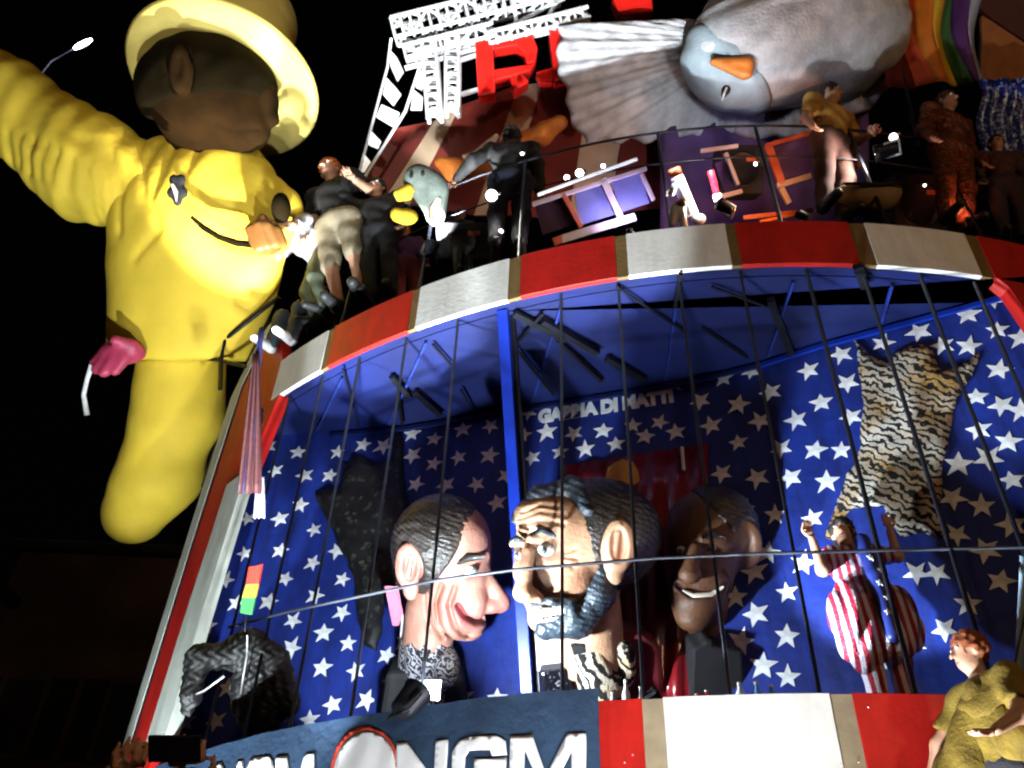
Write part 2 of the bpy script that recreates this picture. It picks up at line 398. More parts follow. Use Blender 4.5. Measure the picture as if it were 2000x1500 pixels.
for q in range(7):
    sm = MB(); sm.prism([(x * random.uniform(.9, 1.06) + random.uniform(-.004, .004), y * random.uniform(.9, 1.06) + random.uniform(-.004, .004)) for x, y in star_poly(0.128)], -0.002, 0.005); star_mes.append(sm.mesh('star', STARW))
for k, (x, y) in enumerate(STARS):
    p, n = on_wall(x, y)
    if p is None: continue
    o = bpy.data.objects.new('star', star_mes[k % 7]); col.objects.link(o); o.parent = wallo
    zz = n; xx = Vector((0, 0, 1)).cross(zz).normalized(); yy = zz.cross(xx)
    s = random.uniform(0.80, 1.03) * (0.9 if x < 700 else 1.0)
    o.matrix_basis = Matrix.Translation(L(p + n * 0.004)) @ Matrix((xx, yy, zz)).transposed().to_4x4() @ Matrix.Rotation(random.uniform(-0.5, 0.5), 4, 'Z') @ Matrix.Scale(s, 4)
# words painted on the wall
fc = bpy.data.curves.new('words', 'FONT'); fc.body = 'GABBIA DI MATTI'; fc.size = 0.225; fc.offset = 0.016; fc.extrude = 0.004; fc.space_character = 0.98
to = bpy.data.objects.new('words', fc); col.objects.link(to)
bpy.context.view_layer.update()
wm = bpy.data.meshes.new_from_object(to.evaluated_get(bpy.context.evaluated_depsgraph_get())); bpy.data.objects.remove(to)
wm.materials.clear(); wm.materials.append(STARW)
wo = bpy.data.objects.new('lettering', wm); col.objects.link(wo); wo.parent = wallo
pa, na = on_wall(1052, 826); pb, nb = on_wall(1316, 784)
xx = (pb - pa).normalized(); zz = na; yy = zz.cross(xx).normalized(); xx = yy.cross(zz)
wid = max(v.co.x for v in wm.vertices)
wo.matrix_basis = Matrix.Translation(L(pa + na * 0.006)) @ Matrix((xx, yy, zz)).transposed().to_4x4() @ Matrix.Diagonal(((pb - pa).length / wid, 1.0, 1.0, 1.0))
# ledge where wall meets ceiling; lit strip at right put into its blue
for a, b in zip(WALL[1:-1], WALL[2:]):
    e = Vector((b[0] - a[0], b[1] - a[1], 0)); n = Vector((e.y, -e.x, 0)).normalized()
    if n.y > 0: n = -n
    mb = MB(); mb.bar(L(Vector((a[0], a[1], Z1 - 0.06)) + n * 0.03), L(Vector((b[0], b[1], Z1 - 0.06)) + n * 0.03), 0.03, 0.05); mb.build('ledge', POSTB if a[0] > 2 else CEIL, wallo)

# ceiling of the cage, deck above it
arc = [cyl(-47 + k * 2, 0, FR - 0.165) for k in range(31)]
poly = [(L(p).x, L(p).y) for p in arc] + [(L((x, y + 0.05, 0)).x, L((x, y + 0.05, 0)).y) for x, y in reversed(WALL)]
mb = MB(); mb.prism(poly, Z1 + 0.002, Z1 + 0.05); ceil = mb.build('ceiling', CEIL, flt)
full = [((FR - 0.17) * math.sin(R_(a)), -(FR - 0.17) * math.cos(R_(a))) for a in range(-62, 63, 2)]
mb = MB(); mb.prism(full + [(7.0, 4.0), (-7.0, 4.0)], Z1 + 0.12, Z2 + 0.10); mb.build('upper_deck', DECKM, flt)
mb = MB(); mb.prism([(x * .912, y * .912) for x, y in full] + [(6.4, 4.0), (-6.4, 4.0)], Z2 + 0.11, Z2 + 0.54); mb.build('riser', DECKM, flt)
mb = MB(); mb.prism(poly, Z0 - 0.75, Z0 - 0.7); mb.build('cage_floor', DECKM, flt)
mb = MB(); mb.prism([(x * 0.9, y * 0.9) for x, y in full] + [(6.3, 4.0), (-6.3, 4.0)], 0.35, 1.15); mb.build('chassis', BLACK, flt)
# wheels under the chassis, out of the picture but under the float
for wx, wy in ((-4.5, -3), (4.5, -3), (-4.5, 3), (4.5, 3)):
    mb = MB(); mb.lathe([(0.1, -0.15), (0.5, -0.15), (0.52, -0.1), (0.52, 0.1), (0.5, 0.15), (0.1, 0.15)], 20, (wx, wy, 0.52), Matrix.Rotation(R_(90), 3, 'Y')); mb.build('wheel', BLACK, flt)
# steel under the ceiling, in the wall's blue or nearly black
def wy_at(x):
    for (ax, ay), (bx, by) in zip(WALL[:-1], WALL[1:]):
        if ax <= x <= bx: return ay + (by - ay) * (x - ax) / (bx - ax)
    return 6
def zc(x, y, dz=0.06): p = at_z(x, y, Z1 - dz); return L(p)
for (x0, y0, x1, y1, w, h) in [(1005, 612, 1105, 665, .10, .06), (1060, 625, 1168, 688, .09, .12), (1090, 665, 1175, 745, .05, .05), (1185, 700, 1260, 742, .10, .08), (1000, 680, 1060, 612, .04, .04),
        (990, 660, 1080, 770, .035, .035), (765, 735, 800, 775, .09, .06), (775, 740, 785, 830, .04, .04), (810, 765, 860, 810, .09, .06), (845, 672, 880, 712, .035, .035), (900, 760, 930, 815, .03, .03),
        (1330, 535, 1318, 600, .05, .05), (1205, 560, 1340, 650, .03, .03), (1390, 560, 1500, 600, .03, .03), (1370, 640, 1460, 700, .03, .03), (1505, 585, 1545, 690, .10, .10), (1675, 520, 1690, 560, .12, .08), (670, 720, 700, 830, .03, .03)]:
    mb = MB(); mb.bar(zc(x0, y0), zc(x1, y1), w * .7, h * .7); mb.build('beam', DARKM, ceil)

for a, tx, ty in ((-38, 620, 838), (-30, 760, 828), (-19.5, 1040, 785), (-11.5, 1300, 742), (-4, 1500, 696), (2.5, 1720, 634)):
    q0 = L(cyl(a, Z1 - 0.035, FR - 0.2)); q1 = L(at_z(tx, ty, Z1 - 0.035)); mb = MB(); mb.bar(q0, q1, 0.022, 0.03); mb.build('joist', BLUE, ceil)
# cage bars, the blue post, hoops of cable
for a in (-43.2, -39.3, -35.5, -31.2, -26.9, -19.3, -15.4, -11.45, -7.5, -3.3, 0.3, 4.1, 7.8):
    mb = MB(); r = 0.014 if a < -3.5 else 0.018
    mb.tube([L(cyl(a, Z0 - 0.02, FR - 0.09)), L(cyl(a + 0.05, 5.6, FR - 0.09 + random.uniform(-.01, .01))), L(cyl(a, Z1 + 0.01, FR - 0.09))], r, 6); mb.build('bar', DARKM, flt, True)
pt = cyl(on_cyl(984, 592, FR - 0.15)[0], Z1 + 0.01, FR - 0.15); pb = at_y(1034, 1400, 7.45)
mb = MB(); mb.bar(L(pt), L(pb), 0.105, 0.105); mb.build('post', POSTB, flt, bevel=0.006)
mb = MB(); mb.bar(L(pt + Vector((.085, .06, 0))), L(pb + Vector((.085, .06, 0))), 0.06, 0.06); mb.build('post_shaded_side', DARKM, flt)  # dark bar stands in for the shaded right face of the post
hoop = [on_cyl(x, y, FR - 0.02) for x, y in ((440, 1222), (560, 1190), (700, 1160), (850, 1128), (1000, 1108), (1280, 1085), (1480, 1076), (1700, 1070), (2040, 1063))]
mb = MB(); mb.tube([L(cyl(a, z, FR - 0.06)) for a, z in hoop], 0.012, 6); mb.build('hoop_cable', mat('cable', (0.03, 0.034, 0.045), 0.5, 0.1, 9, 0, 0.3), flt, True)

# railing of the upper deck
mb = MB(); mb.tube([L(cyl(a, Z2 + 1.85, FR - 0.22)) for a in range(-47, 27, 2)], 0.016, 6); rail = mb.build('railing', DARKM, flt, True)
mb = MB(); mb.tube([L(cyl(a, Z2 + 1.3, FR - 0.22)) for a in range(-47, 27, 2)], 0.010, 6); mb.build('rail', DARKM, rail, True)
for a in (-46, -39, -31, -22.6, -11.6, -4, 3.4, 10.5, 18):
    mb = MB(); mb.tube([L(cyl(a, Z2 - 0.02, FR - 0.14)), L(cyl(a, Z2 + 1.85, FR - 0.22))], 0.02, 6); mb.build('post', DARKM, rail, True)
# bent pipe at the left end of the deck
mb = MB(); mb.tube([L(at_y(*q)) for q in ((545, 580, 7.9), (500, 615, 8.1), (440, 662, 8.3), (432, 700, 8.3), (430, 760, 8.3))], 0.03, 8); mb.build('bent_pipe', DARKM, flt, True)
mb = MB(); mb.tube([L(at_y(*q)) for q in ((285, 708, 8.9), (320, 700, 8.8), (370, 696, 8.6), (420, 702, 8.45), (480, 716, 8.3))], 0.025, 8); mb.build('support_pipe', DARKM, flt, True)
# ================================================================== banner on the lower edge
ban = empty('cloth_banner', cyl(-29, 0), None, 'navy cloth banner with white letters and round red-rimmed logo on lower edge', 'banner')
BO = cyl(-29, 0)
def ripple(a, z): return 0.006 * math.sin(a * 1.9 + z * 2.2) + 0.003 * math.sin(a * 4.1 - z * 5)
BZ0, BZ1 = 2.55, 3.765; BR = FR + 0.05
v = []; f = []; na, nz = 64, 10
for t in (0, -0.006):
    for i in range(na + 1):
        a = -46.5 + (46.5 - 17.35) * i / na
        for k in range(nz + 1):
            z = BZ0 + (BZ1 - BZ0) * k / nz; sag = 0.005 * math.sin(math.pi * (a + 46.5) / 7.3) * (k / nz)
            v.append(tuple(cyl(a, z - sag, BR + ripple(a, z) + t) - BO))
n1 = (na + 1) * (nz + 1)
for i in range(na):
    for k in range(nz):
        q = i * (nz + 1) + k; f.append((q, q + nz + 1, q + nz + 2, q + 1)); q += n1; f.append((q, q + 1, q + nz + 2, q + nz + 1))
mb = MB(); mb.add(v, f); bo = mb.build('cloth', mat('navy_banner_cloth', (0.020, 0.045, 0.092), 0.7, 0.3, 3, 0.5), ban, True)
LETW = mat('white_letter_print', (0.82, 0.82, 0.82), 0.6, 0.03, 8, 0.05)
def on_banner(poly, name, m, lift=0.008, cut=None):
    """a flat outline given in picture positions, laid on the cloth as a thin patch"""
    sub = []
    for (x0, y0), (x1, y1) in zip(poly, poly[1:] + poly[:1]):
        n = max(1, int(math.hypot(x1 - x0, y1 - y0) / 14))
        sub += [(x0 + (x1 - x0) * k / n, y0 + (y1 - y0) * k / n) for k in range(n)]
    import mathutils.geometry as mg
    n = len(sub); xs = [q[0] for q in sub]; ys = [q[1] for q in sub]; inner = []
    def inside(x, y):
        k = False
        for (ax, ay), (bx, by) in zip(sub, sub[1:] + sub[:1]):
            if (ay > y) != (by > y) and x < (bx - ax) * (y - ay) / (by - ay) + ax: k = not k
        return k
    for gx in np.arange(min(xs) + 4, max(xs), 9):
        for gy in np.arange(min(ys) + 4, max(ys), 9):
            if inside(gx, gy) and min(math.hypot(gx - q[0], gy - q[1]) for q in sub) > 4: inner.append((gx, gy))
    ov, oe, of, *_ = mg.delaunay_2d_cdt([Vector(q) for q in sub + inner], [(k, (k + 1) % n) for k in range(n)], [list(range(n))], 1, 0.01)
    fr = []; bk = []
    for q in ov:
        a, z = on_cyl(q.x, q.y, BR); r = BR + ripple(a, z) + lift
        fr.append(tuple(cyl(a, z, r) - BO)); bk.append(tuple(cyl(a, z, r - 0.003) - BO))
    N = len(ov); F = [tuple(t) for t in of] + [tuple(N + k for k in reversed(t)) for t in of]
    ed = {(a, b) for t in of for a, b in zip(t, list(t[1:]) + [t[0]])}
    F += [(b, a, N + a, N + b) for (a, b) in ed if (b, a) not in ed]
    mb = MB(); mb.add(fr + bk, F); return mb.build(name, m, bo, True)
def shift(poly, dx, dy, sx=1.0): return [((x - 776) * sx + 776 + dx, y + dy) for x, y in poly]
LN = [(776, 1452), (796, 1450), (848, 1522), (851, 1447), (876, 1445), (868, 1578), (846, 1580), (796, 1508), (792, 1584), (766, 1586)]
LG = [(884, 1470), (896, 1448), (912, 1441), (972, 1437), (988, 1448), (990, 1474), (962, 1477), (958, 1465), (918, 1467), (909, 1480), (907, 1546), (914, 1556), (952, 1553), (958, 1528), (928, 1529), (928, 1484), (990, 1480), (984, 1572), (900, 1580), (880, 1562)]
LM = [(997, 1438), (1040, 1436), (1068, 1515), (1108, 1434), (1145, 1432), (1144, 1566), (1116, 1568), (1117, 1468), (1080, 1545), (1060, 1546), (1025, 1465), (1022, 1574), (994, 1576)]
for p in (LN, LG, LM): on_banner(p, 'letter', LETW)
for p in (LN, LG, LM): on_banner(shift(p, -352, 40, 0.52), 'letter', LETW)
on_banner([(712 + 66 * math.cos(t), 1500 + 80 * math.sin(t) - 6 * math.cos(t)) for t in [2 * math.pi * k / 36 for k in range(36)]], 'logo_rim', mat('red_logo_print', (0.65, 0.07, 0.05), 0.6, 0.05), 0.008)
on_banner([(714 + 60 * math.cos(t), 1506 + 76 * math.sin(t) - 6 * math.cos(t)) for t in [2 * math.pi * k / 36 for k in range(36)]], 'logo_disc', LETW, 0.013)

# ================================================================== things hung on the starry wall
def hung(name, outline, m, label, cat, thick=0.035, off=0.03, wav=0.02):
    """a cloth or pelt pinned to the wall: outline in picture positions"""
    sub = []
    for (x0, y0), (x1, y1) in zip(outline, outline[1:] + outline[:1]):
        n = max(1, int(math.hypot(x1 - x0, y1 - y0) / 9))
        for k in range(n):
            j = random.uniform(-2.2, 2.2) if k else 0; sub.append((x0 + (x1 - x0) * k / n + j, y0 + (y1 - y0) * k / n + j * .5))
    import mathutils.geometry as mg
    xs = [p[0] for p in sub]; ys = [p[1] for p in sub]
    # inner points so that the sheet can undulate
    inner = []
    def inside(x, y):
        c = False
        for (ax, ay), (bx, by) in zip(sub, sub[1:] + sub[:1]):
            if (ay > y) != (by > y) and x < (bx - ax) * (y - ay) / (by - ay) + ax: c = not c
        return c
    for gx in np.arange(min(xs) + 6, max(xs), 14):
        for gy in np.arange(min(ys) + 6, max(ys), 14):
            if inside(gx, gy) and min(math.hypot(gx - a, gy - b) for a, b in sub) > 6: inner.append((gx + random.uniform(-3, 3), gy + random.uniform(-3, 3)))
    pts = [Vector(p) for p in sub + inner]; n = len(sub)
    ov, oe, of, *_ = mg.delaunay_2d_cdt(pts, [(i, (i + 1) % n) for i in range(n)], [list(range(n))], 1, 0.01)
    org, nn = on_wall(sum(xs) / len(xs), max(ys)); 
    xx = Vector((0, 0, 1)).cross(nn).normalized(); rot = Matrix((xx, Vector((0, 0, 1)), nn)).transposed()
    base = org + nn * off; inv = rot.transposed()
    fr = []; bk = []
    for i, p in enumerate(ov):
        w, wn_ = on_wall(p.x, p.y); edge = i < n
        b = off + wav * (math.sin(p.x * .06) * math.cos(p.y * .045) + 0.5 * math.sin(p.y * .13)) + (0 if edge else thick)
        fr.append(inv @ (w + wn_ * max(b, 0.014) - base)); bk.append(inv @ (w + wn_ * 0.008 - base))
    N = len(ov); F = [tuple(t) for t in of] + [tuple(N + q for q in reversed(t)) for t in of]
    cnt = {}
    for t in of:
        for a, b in zip(t, t[1:] + t[:1]): cnt[(a, b)] = 1
    F += [(b, a, N + a, N + b) for (a, b) in cnt if (b, a) not in cnt]
    mb = MB(); mb.add(fr + bk, F); o = mb.build(name, m, None, True); o.matrix_basis = Matrix.Translation(base) @ rot.to_4x4()
    return tag(o, label, cat)
TIGER = fur('tiger_fur', (0.012, 0.011, 0.010), (0.50, 0.48, 0.42), (0.30, 0.17, 0.05), 6.2, 9.0, 'DIAGONAL', 0.40)
hung('tiger_pelt', [(1668,661),(1677,688),(1676,715),(1683,765),(1688,787),(1684,832),(1680,883),(1653,941),(1629,1004),(1611,1051),(1624,1055),(1645,1022),(1667,993),(1728,990),(1738,1020),(1760,1050),(1800,1040),(1830,1052),(1842,1050),(1837,1000),(1840,920),(1853,853),(1867,787),(1880,760),(1899,739),(1913,696),(1903,702),(1875,717),(1840,731),(1832,715),(1821,688),(1805,679),(1773,680),(1747,693),(1733,712),(1701,701),(1691,688)], TIGER, 'tiger-striped fur pelt pinned on the starry wall at right', 'pelt')
DARKFUR = glitter('black_glitter_fur', (0.0035, 0.0035, 0.004), (0.055, 0.062, 0.055), 26, 0.6, 0.0, 0.72)
hung('black_pelt', [(694,893),(735,905),(768,900),(776,848),(786,850),(788,908),(792,953),(800,990),(815,1060),(800,1140),(770,1160),(752,1165),(748,1230),(736,1272),(712,1262),(706,1228),(694,1140),(676,1092),(668,1080),(656,1050),(640,1017),(622,985),(616,962),(664,960),(672,925)], DARKFUR, 'black glittering fur pelt on the wall behind the clean-shaven puppet head', 'pelt', 0.06)
# maroon curtain with a gold patch behind the bearded head
cu = empty('maroon_curtain', on_wall(1300, 1345)[0], None, 'glossy maroon curtain with gold patch on the wall behind the puppets', 'curtain')
cb = on_wall(1300, 1345)[0]; v = []; f = []; n = 40; m_ = 8
for i in range(n + 1):
    x = 1100 + 285 * i / n
    yt = 916 - 46 * i / n
    for k in range(m_ + 1):
        y = yt + (1385 - yt) * k / m_; w, nn = on_wall(x, y); fold = 0.05 + 0.035 * math.sin(i * 1.05 + 0.2 * math.sin(k)) * (0.35 + 0.65 * k / m_)
        v.append(tuple(w + nn * fold - cb))
for i in range(n):
    for k in range(m_): q = i * (m_ + 1) + k; f.append((q, q + 1, q + m_ + 2, q + m_ + 1))
mb = MB(); mb.add(v, f); co = mb.build('cloth', mat('maroon_satin', (0.16, 0.006, 0.010), 0.22, 0.2, 3, 0.05, 0, 0, 0.6), cu, True)
sd = co.modifiers.new('thick', 'SOLIDIFY'); sd.thickness = 0.008; sd.offset = -1
GOLD = mat('gold_print', (0.62, 0.33, 0.03), 0.4, 0.2)
mb = MB(); pts = [(1188, 944), (1192, 925), (1205, 914), (1222, 908), (1240, 913), (1250, 930), (1254, 950), (1236, 962), (1220, 950), (1204, 958)]
for q in (0.105, 0.098): mb.v += [tuple(on_wall(x, y)[0] + on_wall(x, y)[1] * q - cb) for x, y in pts]
k = len(pts); mb.f += [tuple(range(k)), tuple(reversed(range(k, 2 * k)))] + [(i, (i + 1) % k, k + (i + 1) % k, k + i) for i in range(k)]
mb.build('gold_patch', GOLD, cu)
mb = MB()
for x, y0, y1 in ((1335, 885, 930),):
    a, nn = on_wall(x, y0); b, _ = on_wall(x + 3, y1); mb.tube([a + nn * .1 - cb, b + nn * .1 - cb], 0.018, 6)
mb.build('white_ribbon', STARW, cu)

# ================================================================== giant puppet heads
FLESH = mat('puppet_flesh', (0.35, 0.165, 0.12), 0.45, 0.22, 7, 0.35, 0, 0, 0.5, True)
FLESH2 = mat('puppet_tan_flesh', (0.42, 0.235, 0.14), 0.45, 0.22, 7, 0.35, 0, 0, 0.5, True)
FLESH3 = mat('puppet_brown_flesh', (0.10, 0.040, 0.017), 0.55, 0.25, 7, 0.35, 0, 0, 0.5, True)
PHAIR = mat('puppet_dark_hair', (0.022, 0.018, 0.016), 0.32, 0.5, 9, 0.6, 0, 0, 0.6)
PBLUE = mat('puppet_blue_lit_hair', (0.030, 0.042, 0.055), 0.30, 0.5, 9, 0.6, 0, 0, 0.6)  # dark hair with the blue light on fringe and beard put into its colour
EYEW = mat('eye_white', (0.6, 0.59, 0.56), 0.2, 0.03, 3, 0); IRIS = mat('eye_iris', (0.10, 0.12, 0.13), 0.2, 0.1, 3, 0)
TEETH = mat('teeth', (0.78, 0.72, 0.62), 0.25, 0.06, 9, 0.05)
def head_frame(name, x, y, D, label):
    e = camspot(name, x, y, D, label, 'puppet head', 'giant puppet heads'); return e
def q3(e, x, y, w): return (x - e['ox'], e['oy'] - y, w)
def tube_px(e, name, m, pts, r, parent=None, n=8):
    mb = MB(); mb.tube([p3(e, *q) for q in pts], [k * e['s'] for k in r] if isinstance(r, list) else r * e['s'], n); return mb.build(name, m, parent or e, True)
def ball_px(e, name, m, c, r, parent=None, n=14):
    mb = MB(); mb.ball(p3(e, *c), tuple(k * e['s'] for k in (r if isinstance(r, tuple) else (r, r, r))), n, 10); return mb.build(name, m, parent or e, True)
def groove(P, e, pts, depth, wid, front=0):
    return depth * np.exp(-(line2(P, [(x - e['ox'], e['oy'] - y) for x, y in pts]) / wid)**2) * (P[2] > front)
def strands(P, k=1.0): return 0.9 * np.sin((P[0] * .28 + P[1] * .62 + 5 * np.sin(P[1] * .041 + P[2] * .03)) * k) + 0.6 * np.sin(P[0] * .17 - P[2] * .3 + 3 * np.sin(P[1] * .07))

# --- clean-shaven head in profile, looking right
h1 = head_frame('puppet_head', 870, 1110, 7.85, 'clean-shaven puppet head in profile with big nose and wide grin, dark hair')
def skull1(P):
    Q = lambda x, y, w: q3(h1, x, y, w)
    d = smin(28, ell(P, Q(866, 1068, 0), (90, 92, 84)), ell(P, Q(896, 1135, 5), (62, 98, 66)), ell(P, Q(902, 1045, 10), (46, 48, 62)))
    d = smin(16, d, ell(P, Q(912, 1218, 8), (38, 30, 44)), ell(P, Q(884, 1185, 42), (42, 52, 34)), ell(P, Q(925, 1170, 40), (26, 30, 28)))
    d = smin(9, d, cap(P, Q(908, 1082, 52), Q(948, 1080, 28), 9, 8))
    d = smin(10, d, cap(P, Q(938, 1106, 18), Q(978, 1168, 16), 13, 17), ell(P, Q(974, 1176, 16), (22, 17, 20)), ell(P, Q(958, 1178, 32), (15, 12, 11)))
    d = smin(20, d, cap(P, Q(838, 1190, -5), Q(832, 1300, -5), 46, 52))
    d = d + groove(P, h1, [(868, 1128), (856, 1165), (862, 1205), (884, 1238)], 12, 5) + groove(P, h1, [(894, 1130), (882, 1165), (892, 1205), (914, 1236)], 14, 5) + groove(P, h1, [(838, 1140), (842, 1190), (866, 1236)], 8, 5)
    d = d + groove(P, h1, [(898, 1166), (912, 1188), (932, 1204), (958, 1208)], 16, 5) + groove(P, h1, [(920, 1222), (948, 1226)], 4, 4)
    ear = smin(6, ell(P, Q(806, 1090, 72), (25, 44, 16)), ell(P, Q(810, 1132, 68), (15, 24, 12)))
    ear = smax(4, ear, -ell(P, Q(811, 1090, 90), (15, 33, 20))); ear = smin(4, ear, cap(P, Q(812, 1072, 76), Q(806, 1108, 76), 5, 5))
    return smin(7, d, ear)
def tint1(P):
    X, Y, Z = P; t = np.ones((len(X), 3)); 
    m = np.exp(-(line2(P, [q3(h1, *q, 0)[:2] for q in ((898, 1168), (912, 1190), (934, 1206), (958, 1208))]) / 9)**2) * (Z > 0)
    t *= (1 - m[:, None] * np.array([.45, .75, .6]))
    for c, r in (((890, 1180), 38), ((972, 1176), 24), ((804, 1095), 40)):
        k = np.exp(-(np.hypot(X - (c[0] - 870), Y - (1110 - c[1])) / r)**2)[:, None]; t *= 1 - k * np.array([0, .28, .22])
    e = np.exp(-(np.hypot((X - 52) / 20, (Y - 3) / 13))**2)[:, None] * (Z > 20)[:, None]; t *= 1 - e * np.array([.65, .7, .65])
    return t
sculpt('face', skull1, (-125, -205, -110), (150, 170, 125), 2.6, FLESH, h1, h1['s'], tint1)
def hair1(P):
    s = ell(P, q3(h1, 862, 1066, 0), (95, 98, 90)) - 3 + strands(P)
    cut = (P[0] - 18) * .9 - (P[1] - 38) * 0.55 - 3 * np.sin(P[1] * .04)     # in front of this line is forehead
    c2 = -(P[1] - (-62 - 0.2 * P[0])); s = smax(8, s, cut); s = smax(8, s, c2)
    return smax(6, s, -ell(P, q3(h1, 806, 1100, 84), (29, 50, 34)))
sculpt('hair', hair1, (-125, -120, -110), (90, 160, 112), 2.8, PHAIR, h1, h1['s'])
ball_px(h1, 'eye', EYEW, (921, 1100, 66), (15, 11, 12)); ball_px(h1, 'iris', IRIS, (929, 1100, 76), (6, 7, 4))
tube_px(h1, 'eyebrow', PHAIR, [(894, 1086, 74), (916, 1074, 76), (946, 1076, 56)], [5, 9, 5])
LEO = fur('leopard_cloth', (0.015, 0.014, 0.016), (0.33, 0.32, 0.36), (0.12, 0.09, 0.06), 9.0, 14.0, 'DIAGONAL', 0.5)
def collar1(P):
    Q = lambda x, y, w: q3(h1, x, y, w)
    return smax(6, smin(10, cap(P, Q(832, 1262, -5), Q(835, 1345, -5), 52, 62), ell(P, Q(868, 1300, 20), (34, 42, 40))) + 1.5 * np.sin(P[0] * .22), -(cap(P, Q(832, 1200, -5), Q(832, 1275, -5), 48, 46)))
sculpt('leopard_scarf', collar1, (-125, -310, -110), (70, -130, 100), 4, LEO, h1, h1['s'])
mb = MB(); mb.prism(px(h1, (748, 1150), (774, 1150), (784, 1205), (776, 1228), (764, 1228)), -0.12, -0.10); mb.build('pink_ribbon', mat('pink_cloth', (0.55, 0.12, 0.19), 0.6, 0.1), h1)
mb = MB(); mb.prism(px(h1, (782, 1205), (808, 1245), (806, 1330), (776, 1330), (778, 1250)), -0.16, -0.12); mb.build('white_tunic', mat('white_cloth', (0.6, 0.62, 0.66), 0.8, 0.1, 8, 0.3), h1)
mb = MB(); mb.prism(px(h1, (760, 1300), (905, 1300), (925, 1440), (740, 1440)), -0.34, 0.20); mb.build('body', BLACK, h1, bevel=0.05)

# --- bearded head, three-quarter view, looking left
h2 = head_frame('puppet_head', 1140, 1075, 7.38, 'bearded puppet head with toothy smile, big ear and dark hair with blue-lit fringe')
def skull2(P):
    Q = lambda x, y, w: q3(h2, x, y, w)
    d = smin(30, ell(P, Q(1160, 1050, -5), (118, 104, 105)), ell(P, Q(1085, 1075, 40), (82, 112, 72)), ell(P, Q(1090, 1130, 30), (72, 88, 70)))
    d = smin(18, d, ell(P, Q(1070, 1198, 52), (40, 26, 36)), ell(P, Q(1112, 1115, 82), (34, 34, 24)), ell(P, Q(1022, 1100, 76), (20, 26, 20)), ell(P, Q(1060, 1000, 62), (58, 42, 46)))
    d = smax(10, d, -ell(P, Q(1064, 1056, 132), (30, 18, 26))); d = smax(8, d, -ell(P, Q(1012, 1066, 108), (16, 15, 20)))
    d = smin(9, d, cap(P, Q(1030, 1058, 104), Q(1020, 1122, 126), 12, 16), ell(P, Q(1022, 1130, 126), (20, 16, 19)), ell(P, Q(1044, 1136, 120), (15, 12, 13)))
    d = smin(8, d, cap(P, Q(1035, 1034, 102), Q(1085, 1040, 92), 8, 7), cap(P, Q(1000, 1046, 92), Q(1018, 1042, 99), 6, 7))
    d = smax(7, d, -ell(P, Q(1066, 1178, 128), (32, 20, 34)))
    for pts in ([(1015, 1000), (1050, 984), (1095, 992)], [(1010, 1014), (1048, 1000), (1096, 1008)], [(1020, 988), (1052, 974), (1085, 978)]): d = d + groove(P, h2, pts, 4, 3.5)
    for pts in ([(1096, 1060), (1116, 1052)], [(1098, 1068), (1120, 1070)], [(1092, 1076), (1112, 1086)], [(1048, 1128), (1068, 1140), (1100, 1140)]): d = d + groove(P, h2, pts, 4, 3)
    d = smin(20, d, cap(P, Q(1155, 1165, -5), Q(1160, 1300, 5), 56, 62))
    ear = smin(6, ell(P, Q(1198, 1048, 96), (29, 50, 18)), ell(P, Q(1190, 1095, 92), (18, 28, 13)))
    ear = smax(4, ear, -ell(P, Q(1195, 1045, 116), (17, 37, 22))); ear = smin(4, ear, cap(P, Q(1196, 1024, 100), Q(1190, 1066, 100), 6, 6))
    return smin(8, d, ear)
def tint2(P):
    X, Y, Z = P; t = np.ones((len(X), 3))
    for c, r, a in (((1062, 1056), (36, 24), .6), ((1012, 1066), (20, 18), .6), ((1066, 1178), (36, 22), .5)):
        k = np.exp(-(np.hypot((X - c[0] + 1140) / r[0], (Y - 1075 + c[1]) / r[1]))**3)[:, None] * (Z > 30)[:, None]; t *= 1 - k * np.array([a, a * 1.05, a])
    for c, r in (((1022, 1140), 26), ((1112, 1110), 34), ((1196, 1060), 30)):
        k = np.exp(-(np.hypot(X - c[0] + 1140, Y - 1075 + c[1]) / r)**2)[:, None]; t *= 1 - k * np.array([0, .2, .22])
    return t
sculpt('face', skull2, (-165, -240, -125), (155, 160, 170), 3.0, FLESH2, h2, h2['s'], tint2)
def hair2(P):
    s = ell(P, q3(h2, 1168, 1046, -8), (126, 112, 112)) + strands(P)
    front = -(P[0] - (-8 - 0.62 * (P[1] - 70) * (P[1] > 70) - 0.05 * P[1]))           # leaves forehead and temple bare
    front = np.where(P[1] > 108, -(P[0] + 150), front)
    s = smax(8, s, front); s = smax(8, s, -(P[1] - (-88 + 0.75 * np.abs(P[0] - 60))) if False else -(P[1] + 105 - 0.3 * np.clip(P[0], 0, 99)))
    return smax(6, s, -ell(P, q3(h2, 1196, 1056, 112), (33, 58, 44)))
sculpt('hair', hair2, (-165, -140, -140), (170, 175, 125), 3.2, PHAIR, h2, h2['s'])
def fringe(P):
    Q = lambda x, y, w: q3(h2, x, y, w)
    return smin(14, cap(P, Q(1010, 1002, 66), Q(1050, 962, 62), 12, 18), cap(P, Q(1050, 962, 62), Q(1115, 946, 40), 18, 20), cap(P, Q(1115, 946, 40), Q(1140, 985, 84), 18, 12)) + strands(P, .7)
sculpt('fringe', fringe, (-165, 40, -10), (40, 165, 125), 2.8, PBLUE, h2, h2['s'])
